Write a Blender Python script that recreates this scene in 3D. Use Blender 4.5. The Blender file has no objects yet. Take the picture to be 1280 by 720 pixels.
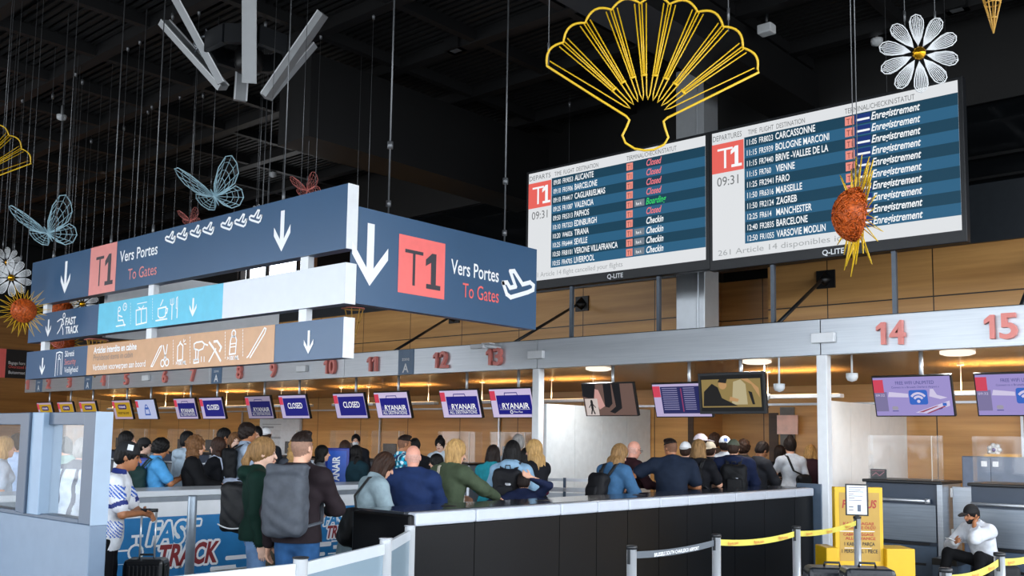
import bpy, bmesh, math, random
import numpy as np
from mathutils import Matrix, Vector

# ------------------------------------------------------------------ camera, world, light
SC = bpy.context.scene
COL = SC.collection
F, YAW, PIT, ROL, CX, CY, HC = 1217.23, math.radians(41.4767), math.radians(5.609), math.radians(.8811), 640., 429.43, 1.75
_f = np.array([-math.sin(YAW)*math.cos(PIT), math.cos(YAW)*math.cos(PIT), math.sin(PIT)])
_r0 = np.array([math.cos(YAW), math.sin(YAW), 0.]); _u0 = np.cross(_r0, _f)
_r = math.cos(ROL)*_r0 + math.sin(ROL)*_u0
_u = -math.sin(ROL)*_r0 + math.cos(ROL)*_u0
_O = np.array([0., 0., HC])
cam = bpy.data.cameras.new('camera'); camo = bpy.data.objects.new('camera', cam); COL.objects.link(camo)
camo.matrix_world = Matrix(((_r[0], _u[0], -_f[0], 0), (_r[1], _u[1], -_f[1], 0), (_r[2], _u[2], -_f[2], HC), (0, 0, 0, 1)))
cam.sensor_width = 36; cam.lens = F/1280*36; cam.shift_y = (CY-360)/1280; cam.clip_end = 300
SC.camera = camo
SC.view_settings.view_transform = 'Standard'; SC.view_settings.look = 'None'
SC.view_settings.gamma = 1; SC.view_settings.use_curve_mapping = False
SC.view_settings.exposure = 0.0
try:
    SC.cycles.use_denoising = True; SC.cycles.max_bounces = 6; SC.cycles.diffuse_bounces = 3
    SC.cycles.transparent_max_bounces = 12; SC.cycles.sample_clamp_indirect = 6
    SC.cycles.caustics_reflective = False; SC.cycles.caustics_refractive = False
except Exception: pass
WORLD = 7.5
w = bpy.data.worlds.new('sky'); SC.world = w; w.use_nodes = True
nt = w.node_tree; bgn = nt.nodes['Background']
tc = nt.nodes.new('ShaderNodeTexCoord'); sx = nt.nodes.new('ShaderNodeSeparateXYZ'); rp = nt.nodes.new('ShaderNodeValToRGB')
mr = nt.nodes.new('ShaderNodeMapRange'); mr.inputs[1].default_value = -1; mr.inputs[2].default_value = 1
nt.links.new(tc.outputs['Generated'], sx.inputs[0]); nt.links.new(sx.outputs[2], mr.inputs[0]); nt.links.new(mr.outputs[0], rp.inputs[0])
rp.color_ramp.elements[0].position = .46; rp.color_ramp.elements[0].color = (.30, .31, .32, 1)
rp.color_ramp.elements[1].position = .54; rp.color_ramp.elements[1].color = (.90, .96, 1.04, 1)
nt.links.new(rp.outputs[0], bgn.inputs[0]); bgn.inputs[1].default_value = WORLD

def portal(name, loc, rot, sx_, sy_):
    l = bpy.data.lights.new(name, 'AREA'); l.shape = 'RECTANGLE'; l.size = sx_; l.size_y = sy_; l.energy = 1
    l.cycles.is_portal = True
    o = bpy.data.objects.new(name, l); COL.objects.link(o); o.location = loc; o.rotation_euler = rot
portal('window_light', (-13, -9.2, 3.6), (math.radians(90), 0, 0), 43, 7)
portal('side_window_light', (3.6, 3.5, 3.6), (math.radians(90), 0, math.radians(90)), 25, 7)

# ------------------------------------------------------------------ pixel rays used to read positions off the photograph
def ray(x, y): return _f + _r*(x-CX)/F + _u*(CY-y)/F
def at(x, y, d): return _O + ray(x, y)*d
def onY(x, y, Y): d = ray(x, y); return _O + d*Y/d[1]
def onX(x, y, X): d = ray(x, y); return _O + d*X/d[0]
def onZ(x, y, Z): d = ray(x, y); return _O + d*(Z-HC)/d[2]

# ------------------------------------------------------------------ materials
def lin(h):
    if not isinstance(h, str): return h
    h = h.lstrip('#'); o = []
    for i in (0, 2, 4):
        c = int(h[i:i+2], 16)/255; o.append(c/12.92 if c <= .04045 else ((c+.055)/1.055)**2.4)
    return tuple(o)
_M = {}
def mat(color, rough=.55, metal=0., emit=0., spec=.5, vary=.06, scale=9., bump=0.):
    key = (color, rough, metal, emit, spec, vary, scale, bump)
    if key in _M: return _M[key]
    m = bpy.data.materials.new('mat_'+str(color)); m.use_nodes = True; n = m.node_tree; b = n.nodes['Principled BSDF']
    c = lin(color)
    b.inputs['Roughness'].default_value = rough; b.inputs['Metallic'].default_value = metal
    b.inputs['Specular IOR Level'].default_value = spec
    if emit:
        b.inputs['Specular IOR Level'].default_value = .08
        b.inputs['Base Color'].default_value = (0.02, .02, .02, 1)
        b.inputs['Emission Color'].default_value = (*c, 1); b.inputs['Emission Strength'].default_value = emit
    elif vary:
        t = n.nodes.new('ShaderNodeTexCoord'); no = n.nodes.new('ShaderNodeTexNoise'); no.inputs['Scale'].default_value = scale
        no.inputs['Detail'].default_value = 3
        r = n.nodes.new('ShaderNodeValToRGB')
        r.color_ramp.elements[0].position = .3; r.color_ramp.elements[1].position = .7
        r.color_ramp.elements[0].color = (*[max(0, x*(1-vary*2)) for x in c], 1); r.color_ramp.elements[1].color = (*[x*(1+vary) for x in c], 1)
        n.links.new(t.outputs['Object'], no.inputs['Vector']); n.links.new(no.outputs[0], r.inputs[0]); n.links.new(r.outputs[0], b.inputs['Base Color'])
        if bump:
            bu = n.nodes.new('ShaderNodeBump'); bu.inputs['Strength'].default_value = bump; bu.inputs['Distance'].default_value = .01
            n.links.new(no.outputs[0], bu.inputs['Height']); n.links.new(bu.outputs[0], b.inputs['Normal'])
    else:
        b.inputs['Base Color'].default_value = (*c, 1)
    _M[key] = m; return m

def streak_mat(name, c0, c1, scale, rough, metal=0., bump=0., detail=6, seams=None):
    """stretched noise: wood grain, brushed metal; seams = (width, height, dark) panel joints in x and z"""
    m = bpy.data.materials.new(name); m.use_nodes = True; n = m.node_tree; b = n.nodes['Principled BSDF']
    t = n.nodes.new('ShaderNodeTexCoord'); mp = n.nodes.new('ShaderNodeMapping'); mp.inputs['Scale'].default_value = scale
    no = n.nodes.new('ShaderNodeTexNoise'); no.inputs['Scale'].default_value = 1; no.inputs['Detail'].default_value = detail; no.inputs['Roughness'].default_value = .6
    r = n.nodes.new('ShaderNodeValToRGB'); r.color_ramp.elements[0].position = .3; r.color_ramp.elements[1].position = .72
    r.color_ramp.elements[0].color = (*lin(c0), 1); r.color_ramp.elements[1].color = (*lin(c1), 1)
    n.links.new(t.outputs['Object'], mp.inputs[0]); n.links.new(mp.outputs[0], no.inputs['Vector']); n.links.new(no.outputs[0], r.inputs[0])
    out = r.outputs[0]
    if seams:
        sw, sh, ox, oz = seams
        sp = n.nodes.new('ShaderNodeSeparateXYZ'); n.links.new(t.outputs['Object'], sp.inputs[0])
        def band(src, per, off, wd):
            a = n.nodes.new('ShaderNodeMath'); a.operation = 'ADD'; a.inputs[1].default_value = -off+1000*per; n.links.new(src, a.inputs[0])
            mo = n.nodes.new('ShaderNodeMath'); mo.operation = 'MODULO'; mo.inputs[1].default_value = per; n.links.new(a.outputs[0], mo.inputs[0])
            lt = n.nodes.new('ShaderNodeMath'); lt.operation = 'LESS_THAN'; lt.inputs[1].default_value = wd; n.links.new(mo.outputs[0], lt.inputs[0]); return lt.outputs[0]
        ad = n.nodes.new('ShaderNodeMath'); ad.operation = 'MAXIMUM'
        n.links.new(band(sp.outputs[0], sw, ox, .018), ad.inputs[0]); n.links.new(band(sp.outputs[2], sh, oz, .022), ad.inputs[1])
        mx = n.nodes.new('ShaderNodeMix'); mx.data_type = 'RGBA'; mx.inputs[7].default_value = (.02, .012, .006, 1)
        n.links.new(ad.outputs[0], mx.inputs[0]); n.links.new(out, mx.inputs[6]); out = mx.outputs[2]
    n.links.new(out, b.inputs['Base Color']); b.inputs['Roughness'].default_value = rough; b.inputs['Metallic'].default_value = metal
    if bump:
        bu = n.nodes.new('ShaderNodeBump'); bu.inputs['Strength'].default_value = bump; bu.inputs['Distance'].default_value = .02
        n.links.new(no.outputs[0], bu.inputs['Height']); n.links.new(bu.outputs[0], b.inputs['Normal'])
    return m
def glass_mat(name, tint, alpha, rough=.05):
    m = bpy.data.materials.new(name); m.use_nodes = True; n = m.node_tree; n.nodes.remove(n.nodes['Principled BSDF'])
    o = n.nodes['Material Output']; tr = n.nodes.new('ShaderNodeBsdfTransparent'); gl = n.nodes.new('ShaderNodeBsdfGlossy'); df = n.nodes.new('ShaderNodeBsdfDiffuse')
    gl.inputs['Roughness'].default_value = rough; df.inputs[0].default_value = (*lin(tint), 1)
    lw = n.nodes.new('ShaderNodeLayerWeight'); lw.inputs[0].default_value = .5
    pw = n.nodes.new('ShaderNodeMath'); pw.operation = 'POWER'; pw.inputs[1].default_value = 4; n.links.new(lw.outputs['Facing'], pw.inputs[0])
    fr = n.nodes.new('ShaderNodeMath'); fr.operation = 'MULTIPLY_ADD'; fr.inputs[1].default_value = .45; fr.inputs[2].default_value = .025; n.links.new(pw.outputs[0], fr.inputs[0])
    m1 = n.nodes.new('ShaderNodeMixShader'); m1.inputs[0].default_value = alpha
    n.links.new(tr.outputs[0], m1.inputs[1]); n.links.new(df.outputs[0], m1.inputs[2])
    m2 = n.nodes.new('ShaderNodeMixShader'); n.links.new(fr.outputs[0], m2.inputs[0]); n.links.new(m1.outputs[0], m2.inputs[1]); n.links.new(gl.outputs[0], m2.inputs[2])
    n.links.new(m2.outputs[0], o.inputs[0]); return m

WOOD = streak_mat('wood_panel', 'b78449', 'd8a463', (.35, .35, 7), .38, seams=(1.81, 1.75, -7.147, .69))
WOOD_DARK = streak_mat('dark_wood', '2a1a0d', '4a3018', (.35, .35, 7), .5)
FASCIA = streak_mat('brushed_fascia', 'bcc3ca', 'cbd1d6', (1.5, 1.5, 60), .42, metal=.6)
SOFFIT = streak_mat('bronze_soffit', '8a6a3f', 'b0885a', (1.2, 14, 1), .25, metal=.3)
STEEL = streak_mat('stainless_steel', '9fa6ae', 'b3bac2', (2, 2, 40), .36, metal=.75)
ALU = mat('#c9ced4', .35, .6, vary=.03)
BLACK = mat('#0b0c0e', .45)
CHAR = mat('#15181c', .4)
WHITE = mat('#e9edf0', .4, vary=.02)
OFFW = mat('#d5dadd', .5, vary=.04)
BLUEGREY = mat('#335678', .33, vary=.05, scale=.5)
CYAN = mat('#62c6e2', .4, vary=.03)
TAN = mat('#cc9f78', .4, vary=.03)
REDSIGN = mat('#fb7570', .4, vary=.02)
RED_GLARE = mat('#e3918a', .4, vary=.02)  # sign red, faded by window glare put into the colour
TXTW = mat('#f4f7f9', .5, vary=0)
TXTR = mat('#ee6a64', .5, vary=0)
TXTD = mat('#35343c', .5, vary=0)
GREYTX = mat('#8d8179', .5, vary=0)
HAIRM = {}
def hair_mat(c):
    if c not in HAIRM:
        r = lin(c); HAIRM[c] = streak_mat('hair', tuple(q*.55 for q in r), tuple(min(1, q*1.35) for q in r), (70, 70, 9), .55, bump=.35, detail=4); HAIRM[c].node_tree.nodes['Principled BSDF'].inputs['Specular IOR Level'].default_value = .2
    return HAIRM[c]
WIRE = mat('#6e7174', .4, .6, vary=0)
GLASS = glass_mat('clear_glass', '#c8d6dc', .05)
PLEXI = glass_mat('acrylic_shield', '#d8dcdc', .035)
PLEXEDGE = mat('#cfc4b4', .3, vary=0)

# ------------------------------------------------------------------ mesh builder
class MB:
    def __init__(s): s.v = []; s.f = []; s.m = []; s.mi = 0; s.sm = []; s.smooth = False
    def add(s, vs, fs):
        b = len(s.v); s.v.extend([tuple(map(float, p)) for p in vs])
        for f in fs: s.f.append(tuple(b+i for i in f)); s.m.append(s.mi); s.sm.append(s.smooth)
        return s
    def box(s, x0, x1, y0, y1, z0, z1):
        return s.add([(x0,y0,z0),(x1,y0,z0),(x1,y1,z0),(x0,y1,z0),(x0,y0,z1),(x1,y0,z1),(x1,y1,z1),(x0,y1,z1)],
                     [(0,3,2,1),(4,5,6,7),(0,1,5,4),(1,2,6,5),(2,3,7,6),(3,0,4,7)])
    def obox(s, c, ax, hx, hy, hz):
        c = np.array(c, float); X, Y, Z = [np.array(a, float) for a in ax]; vs = []
        for k in (-1, 1):
            for i, j in ((-1,-1),(1,-1),(1,1),(-1,1)): vs.append(c+X*hx*i+Y*hy*j+Z*hz*k)
        return s.add(vs, [(0,3,2,1),(4,5,6,7),(0,1,5,4),(1,2,6,5),(2,3,7,6),(3,0,4,7)])
    def tube(s, pts, r, n=6, closed=False, cap=True):
        P = [np.array(p, float) for p in pts]; N = len(P)
        if N < 2: return s
        rr = r if hasattr(r, '__len__') else [r]*N
        vs = []; prev = None
        for i in range(N):
            a = P[i-1] if (i > 0 or closed) else P[i]; b = P[(i+1) % N] if (i < N-1 or closed) else P[i]
            t = b-a; L = np.linalg.norm(t); t = t/L if L > 1e-9 else np.array([0,0,1.])
            if prev is None:
                h = np.array([0,0,1.]) if abs(t[2]) < .9 else np.array([1.,0,0]); x = np.cross(t, h)
            else: x = prev - t*(prev@t)
            x /= max(1e-9, np.linalg.norm(x)); prev = x; y = np.cross(t, x)
            for k in range(n):
                q = 2*math.pi*k/n; vs.append(P[i]+rr[i]*(math.cos(q)*x+math.sin(q)*y))
        fs = []
        for i in range(N if closed else N-1):
            j = (i+1) % N
            for k in range(n): fs.append((i*n+k, i*n+(k+1) % n, j*n+(k+1) % n, j*n+k))
        if cap and not closed: fs += [tuple(range(n-1, -1, -1)), tuple((N-1)*n+k for k in range(n))]
        sm = s.smooth; s.smooth = True; s.add(vs, fs); s.smooth = sm; return s
    def lathe(s, c, prof, n=16, ax=None):
        c = np.array(c, float); X, Y, Z = (np.eye(3) if ax is None else [np.array(a, float) for a in ax]); vs = []
        for r, z in prof:
            for k in range(n):
                q = 2*math.pi*k/n; vs.append(c+X*r*math.cos(q)+Y*r*math.sin(q)+Z*z)
        fs = []
        for i in range(len(prof)-1):
            for k in range(n): fs.append((i*n+k, i*n+(k+1) % n, (i+1)*n+(k+1) % n, (i+1)*n+k))
        fs += [tuple(range(n-1, -1, -1)), tuple((len(prof)-1)*n+k for k in range(n))]
        sm = s.smooth; s.smooth = True; s.add(vs, fs); s.smooth = sm; return s
    def prism(s, poly, d):
        d = np.array(d, float); n = len(poly); P = [np.array(p, float) for p in poly]
        return s.add(P+[p+d for p in P], [tuple(range(n-1, -1, -1)), tuple(range(n, 2*n))]+[(i, (i+1) % n, n+(i+1) % n, n+i) for i in range(n)])
    def empty(s): return not s.f

def build(name, mb, mats, parent=None, bevel=0., world=True):
    me = bpy.data.meshes.new(name); me.from_pydata(mb.v, [], mb.f)
    if not isinstance(mats, (list, tuple)): mats = [mats]
    for m in mats: me.materials.append(m)
    me.polygons.foreach_set('material_index', mb.m); me.polygons.foreach_set('use_smooth', mb.sm); me.update()
    o = bpy.data.objects.new(name, me); COL.objects.link(o)
    if parent is not None:
        o.parent = parent
        if world: o.matrix_parent_inverse = parent.matrix_basis.inverted()
    if bevel:
        b = o.modifiers.new('bevel', 'BEVEL'); b.width = bevel; b.segments = 2; b.limit_method = 'ANGLE'
    return o
def thing(name, label, cat, loc=(0, 0, 0), rotz=0., group=None):
    o = bpy.data.objects.new(name, None); COL.objects.link(o); o.location = tuple(map(float, loc)); o.rotation_euler = (0, 0, rotz)
    o.empty_display_size = .1; o['label'] = label; o['category'] = cat
    if group: o['group'] = group
    return o
def tag(o, label, cat, group=None):
    o['label'] = label; o['category'] = cat
    if group: o['group'] = group
    return o
def struct(name, mb, mats, bevel=0.):
    o = build(name, mb, mats, bevel=bevel); o['kind'] = 'structure'; return o
def dup(root, loc, rotz=None, label=None, group=None):
    r = root.copy(); COL.objects.link(r); r.location = loc
    if rotz is not None: r.rotation_euler = (0, 0, rotz)
    if label: r['label'] = label
    if group: r['group'] = group
    for ch in list(root.children):
        c = ch.copy(); COL.objects.link(c); mi = ch.matrix_parent_inverse.copy(); c.parent = r; c.matrix_parent_inverse = mi
        for g in list(ch.children):
            d = g.copy(); COL.objects.link(d); mi = g.matrix_parent_inverse.copy(); d.parent = c; d.matrix_parent_inverse = mi
    return r

# ------------------------------------------------------------------ lettering and flat marks on a plane
_T = {}
def glyphs(txt, bold=0., extrude=0.):
    k = (txt, bold, extrude)
    if k not in _T:
        c = bpy.data.curves.new('lettering', 'FONT'); c.body = txt; c.size = 1; c.offset = bold; c.extrude = extrude; c.resolution_u = 3
        o = bpy.data.objects.new('lettering', c); COL.objects.link(o)
        bpy.context.view_layer.update()
        me = bpy.data.meshes.new_from_object(o.evaluated_get(bpy.context.evaluated_depsgraph_get()))
        V = [tuple(v.co) for v in me.vertices]; Fc = [tuple(p.vertices) for p in me.polygons]
        bpy.data.objects.remove(o); bpy.data.curves.remove(c); bpy.data.meshes.remove(me)
        _T[k] = (V, Fc)
    return _T[k]
CAP = .682   # cap height of the built-in face at size 1
class Pl:
    """a plane: origin, U (right), V (up), N (towards the viewer)"""
    def __init__(s, o, U, V):
        s.o = np.array(o, float); s.U = np.array(U, float); s.V = np.array(V, float); s.N = np.cross(s.U, s.V)
    def p(s, u, v, d=0.): return s.o+s.U*u+s.V*v+s.N*d
    def uv(s, P): q = np.array(P)-s.o; return q@s.U, q@s.V
    def px(s, x, y):
        d = ray(x, y); t = ((s.o-_O)@s.N)/(d@s.N); return s.uv(_O+d*t)
    def rect(s, mb, u0, v0, u1, v1, d=.004):
        mb.add([s.p(u0,v0,d), s.p(u1,v0,d), s.p(u1,v1,d), s.p(u0,v1,d)], [(0,1,2,3)])
    def rrect(s, mb, u0, v0, u1, v1, r, d=.004):
        pts = []
        for cx, cy, a in ((u1-r, v1-r, 0), (u0+r, v1-r, 90), (u0+r, v0+r, 180), (u1-r, v0+r, 270)):
            for k in range(5):
                q = math.radians(a+k*22.5); pts.append((cx+r*math.cos(q), cy+r*math.sin(q)))
        s.poly(mb, pts, d)
    def poly(s, mb, pts, d=.004): mb.add([s.p(a, b, d) for a, b in pts], [tuple(range(len(pts)))])
    def disc(s, mb, u, v, r, d=.004, n=16, ry=None):
        ry = ry or r
        s.poly(mb, [(u+r*math.cos(2*math.pi*k/n), v+ry*math.sin(2*math.pi*k/n)) for k in range(n)], d)
    def stroke(s, mb, pts, wd, d=.004, closed=False):
        pts = list(pts)+([pts[0]] if closed else [])
        for i in range(len(pts)-1):
            a = np.array(pts[i], float); b = np.array(pts[i+1], float); t = b-a; L = np.linalg.norm(t)
            if L < 1e-9: continue
            t /= L; n = np.array([-t[1], t[0]])*wd/2; e = t*wd*.35
            dd = d+(i % 3)*.0002
            s.poly(mb, [a-e-n, b+e-n, b+e+n, a-e+n], dd)
    def circ(s, mb, u, v, r, wd, d=.004, n=14, a0=0, a1=360):
        pts = [(u+r*math.cos(math.radians(a0+(a1-a0)*k/n)), v+r*math.sin(math.radians(a0+(a1-a0)*k/n))) for k in range(n+1)]
        s.stroke(mb, pts, wd, d)
    def text(s, mb, txt, u, v, h, xs=1., bold=0., shear=0., d=.005, align='l', width=None, extrude=0., rot=0.):
        V, Fc = glyphs(txt, bold, extrude)
        if not V: return
        k = h/CAP; A = np.array(V)*k; A[:, 0] -= A[:, 0].min()
        if width: xs = width/max(1e-6, A[:, 0].max())
        A[:, 0] = A[:, 0]*xs + A[:, 1]*shear
        if align == 'c': A[:, 0] -= (A[:, 0].max()+A[:, 0].min())/2
        if align == 'r': A[:, 0] -= A[:, 0].max()
        if rot:
            c, q = math.cos(rot), math.sin(rot); A = np.stack([A[:, 0]*c-A[:, 1]*q, A[:, 0]*q+A[:, 1]*c, A[:, 2]], 1)
        mb.add([s.p(u+a, v+b, d+(c if extrude else 0)) for a, b, c in A], Fc)
    def arrow(s, mb, u, v, h, wd, wing, d=.004):
        """downward arrow, tip at (u, v)"""
        s.poly(mb, [(u-wd/2, v+h), (u-wd/2, v+wd), (u+wd/2, v+wd), (u+wd/2, v+h)], d)
        t = wd*1.35
        for q in (-1, 1):
            s.poly(mb, [(u, v), (u+q*wing, v+wing*1.25), (u+q*wing, v+wing*1.25+t), (u, v+t)][::q], d+.0003)
def one(pl, mb, u, v, h, foot=True, d=.006, ext=0., wk=1.):
    """figure 1 with a flag and, if asked, a foot; u is the centre"""
    t = h*.19*wk; P = [(t/2, 0), (t/2, h), (-t*.35, h), (-h*.30, h*.80), (-h*.30, h*.62), (-t/2, h*.74), (-t/2, 0)]
    Q = [(-h*.27, 0), (h*.27, 0), (h*.27, h*.13), (-h*.27, h*.13)]
    for k, g in enumerate((P, Q) if foot else (P,)):
        g = [(u+a+.0, v+b) for a, b in g]
        if ext: mb.prism([pl.p(a, b, d-ext) for a, b in g], pl.N*2*ext)
        else: pl.poly(mb, g, d+.0005*k)
def outlined(pl, mb, mbo, txt, u, v, h, r, d, **kw):
    pl.text(mb, txt, u, v, h, d=d+.006, **kw)
    for k in range(10): pl.text(mbo, txt, u+r*math.cos(k*.6283), v+r*math.sin(k*.6283), h, d=d+.0003*k, **kw)
def planeY(x0, Y, z0=0.): return Pl((x0, Y, z0), (1, 0, 0), (0, 0, 1))     # faces -Y
def planeX(X, y0=0., z0=0.): return Pl((X, y0, z0), (0, 1, 0), (0, 0, 1))  # faces +X
def plane_icon(pl, mb, u, v, s, wd, flip=1, d=.005):
    """outline of a departing aeroplane"""
    P = [(-1,-.05),(-.75,.0),(-.55,-.2),(-.2,-.1),(-.55,.5),(-.3,.55),(.25,.05),(.75,.2),(.98,.1),(.95,-.1),(.6,-.25),(-.5,-.6),(-.75,-.5),(-1,-.05)]
    pl.stroke(mb, [(u+flip*a*s, v+b*s) for a, b in P], wd, d)

# ================================================================== the hall
XL, XR, YF, YB = -37., 4.2, -9.6, 16.5
ZC = 8.5
m = MB(); m.box(XL-1, XR+.2, YF-.2, 23, -.2, 0); struct('floor', m, mat('#8d9093', .28, vary=.12, scale=30))
# ceiling: black slatted metal between a grid of black beams
m = MB(); m.box(XL, XR, YF, 16.7, ZC+.35, ZC+.45); m.box(-22, XR, 16.7, 23, ZC+.35, ZC+.45)
y = YF+.1
while y < 16.4:
    m.box(XL, XR, y, y+.075, ZC+.2, ZC+.24); y += .15
struct('ceiling', m, mat('#0b0c0d', .6, vary=0))
m = MB()
for k in range(-9, 5): yy = 7.8+1.93*k; m.box(XL, XR, yy-.10, yy+.10, ZC, ZC+.3)
for k in range(-10, 14): xx = -17.0+1.93*k; m.box(xx-.07, xx+.07, YF, 16.4, ZC+.02, ZC+.3)
struct('beam_grid', m, mat('#0e0f11', .5, vary=0))
m = MB(); m.box(-14.4, -13.5, 9.9, 16.4, 6.9, 8.4); m.box(-8.1, -7.2, 4, 16.4, 7.75, 8.4); struct('beam_deep', m, mat('#0c0d0f', .5, vary=0))
# back wall: wood to 5 m, a grey parapet, a dark gallery above, then a black bulkhead
m = MB(); m.box(XL, -9.86, YB, YB+.15, 0, 5.0); m.box(-8.28, XR, YB, YB+.15, 0, 5.0); struct('wall_back', m, WOOD)
m = MB(); m.box(-9.86, -8.28, 17.6, 17.75, 0, 5.0); m.box(-9.9, -9.86, YB+.15, 17.6, 0, 5.0); m.box(-8.28, -8.24, YB+.15, 17.6, 0, 5.0); struct('wall_recess', m, WOOD)
m = MB(); m.box(XL, XR, YB-.06, YB+.1, 5.0, 5.95); struct('wall_parapet', m, mat('#2c3136', .35, vary=.05))
m = MB(); m.box(-22.0, XR, 22.4, 22.6, 0, ZC+.4); m.box(-9.9, -8.2, 17.75, 17.8, 5, 5.9); struct('wall_gallery', m, mat('#0d0e10', .6, vary=0))
m = MB(); m.box(-22.0, XR, YB-.1, YB+.2, 7.3, ZC+.4); m.box(XL, -25.7, YB-.1, YB+.2, 5.95, ZC+.4); m.box(-25.7, -22.0, YB-.1, YB+.2, 7.25, ZC+.4)  # left boxes added to narrow the clerestory and cut light on the ceiling
m.box(-5, XR, YB-.14, YB-.1, 7.25, 7.32); m.box(-5, XR, YB-.14, YB-.1, 6.35, 6.4); m.box(-5, XR, YB-.14, YB-.1, 6.0, 6.04)
struct('wall_bulkhead', m, mat('#090a0b', .5, vary=0))
m = MB(); m.box(-22.0, XR, 16.9, 22.4, 5.8, 5.95); struct('floor_gallery', m, CHAR)
m = MB(); m.box(-21.9, XR, YB, YB+.02, 5.95, 7.3)
struct('window_gallery', m, glass_mat('gallery_glass', '#15181b', .45))
m = MB()   # bright clerestory at the far left, seen between the sign boards
for xx in (-25.7, -25.3, -24.3, -22.8): m.box(xx-.05, xx+.05, YB-.02, YB+.06, 5.95, 7.25)
m.box(-25.7, -22, YB-.02, YB+.06, 5.95, 6.02)
struct('window_clerestory', m, CHAR)
m = MB(); m.box(-22.1, -21.9, YB, 22.6, 5.0, ZC+.4); struct('wall_gallery_end', m, mat('#6b4526', .5))
# far end wall, open glazing on the two daylit sides
m = MB(); m.box(XL-.2, XL, YF, 23, 0, 5.9); struct('wall_left', m, streak_mat('end_wood', '83582c', 'a87840', (.35, .35, 6), .4))
m = MB(); m.box(XL-.2, XL, YF, 23, 5.9, ZC+.4); struct('wall_left_upper', m, BLACK)
m = MB()
for k in range(15): xx = -35.5+k*3.2; m.box(xx-.06, xx+.06, YF-.1, YF+.1, .0, ZC)
for zz in (.1, 2.6, 5.2, 7.4): m.box(XL, XR, YF-.07, YF+.07, zz-.05, zz+.05)
m.box(XL, XR, YF-.1, YF+.1, 7.4, ZC+.4)
struct('window_front', m, CHAR)
m = MB()
for k in range(8): yy = -9+k*3.6; m.box(XR-.1, XR+.1, yy-.06, yy+.06, 0, ZC)
for zz in (.1, 2.6, 5.2, 7.4): m.box(XR-.07, XR+.07, YF, 23, zz-.05, zz+.05)
m.box(XR-.1, XR+.1, YF, 23, 7.4, ZC+.4); m.box(XR-.1, XR+.1, 16.7, 23, 0, ZC)
struct('window_side', m, CHAR)

# check-in canopy: metal fascia, bronze soffit, columns
m = MB(); X0 = -32.2
joints = [X0, -26.6, -21.4, -16.2, -10.9, -5.74, -.6, 4.0]
for a, b in zip(joints[:-1], joints[1:]): m.box(a+.006, b-.006, 13.0, 13.12, 2.985, 3.485)
struct('trim_fascia', m, FASCIA, bevel=.006)
m = MB(); m.prism([(X0, 13.12, 3.04), (X0, YB, 2.78), (X0, YB, 2.82), (X0, 13.12, 3.08)], (4.0-X0, 0, 0)); struct('ceiling_canopy', m, SOFFIT)
m = MB(); m.box(X0, 4.0, 13.05, 13.2, 3.4, 3.5); m.box(X0, 4.0, 13.2, YB, 3.40, 3.45); struct('roof_canopy', m, CHAR)
for i, xx in enumerate((-10.93, -5.73, -.5)):
    m = MB(); m.box(xx-.075, xx+.075, 13.0, 13.15, 0, 2.985); struct('column_%d' % (i+1), m, WHITE, bevel=.01)
# partition walls that run back from two of the columns
m = MB()
for k in range(4): y0 = 13.2+k*.82; m.box(-10.9, -10.84, y0+.004, y0+.816, .1, 2.38)
struct('partition_white', m, mat('#e3e9ec', .35, vary=.03))
m = MB()
for k in range(4): y0 = 13.2+k*.76; m.box(-5.78, -5.72, y0+.003, y0+.757, 0, 2.36)
struct('partition_right', m, mat('#e6e5e2', .4, vary=.02))
# wall conduit, doors and lighter panels at the back of the check-in bays
m = MB(); m.box(XL+5, 3.9, YB-.06, YB-.02, 2.43, 2.47)
for xx in (-4.05, -12.0, -14.9, -19.0, -22.3, -25.2): m.box(xx-.02, xx+.02, YB-.06, YB-.02, 0, 2.45)
tag(build('wall_conduit', m, ALU), 'pale metal cable conduit running along the wooden wall under the canopy', 'conduit')
m = MB(); m.box(-8.28, -8.1, YB-.02, YB-.002, 0, 2.3); m.box(-9.98, -9.86, YB-.02, YB-.002, 0, 2.3); struct('trim_1', m, WOOD_DARK)
m = MB(); m.box(-8.05, -7.78, YB-.04, YB, 0, 2.4); struct('trim_2', m, mat('#6f6a64', .5))
m = MB(); m.box(-7.25, -6.1, YB-.05, YB-.01, 0, 2.36); struct('door_1', m, mat('#5a4128', .5))
m = MB(); m.box(-6.55, -6.05, YB-.09, YB-.05, 0, 2.36); struct('door_2', m, mat('#241d2c', .5))
a = onY(972, 519, YB-.1); b = onY(998, 543, YB-.1); m = MB(); m.box(a[0], b[0], YB-.13, YB-.1, b[2], a[2]); tag(build('wall_poster', m, mat('#efc3b4', .5)), 'plain pink poster beside the dark door at the back', 'poster')
t = thing('wall_notice', 'large white notice board with lines of small print on wooden wall', 'notice board', (-22, YB-.05, 1.2))
pl = planeY(0, YB-.06)
a, b = pl.px(325, 523), pl.px(373, 575); m = MB(); m.box(a[0], b[0], YB-.06, YB-.02, 1.1, a[1]); build('board', m, OFFW, t)
m = MB()
for k, (wd, hh) in enumerate(((.9, .02), (.55, .05), (.3, .03), (0, 0), (.9, .06), (.4, .03), (.75, .02), (.5, .02))):
    if wd: pl.rect(m, a[0]+.15, a[1]-.18-k*.1, a[0]+.15+wd, a[1]-.18-k*.1+hh, .003)
build('printed_lines', m, mat('#9aa0a4', .5, vary=0), t)
# shiny service duct rising behind the departure boards
m = MB(); m.box(-9.26, -8.68, 14.9, 15.4, 3.45, ZC); m.box(-8.84, -8.80, 14.88, 14.9, 3.45, ZC)
struct('column_duct', m, mat('#c3c9ce', .3, .45, vary=.02), bevel=.03)

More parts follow.
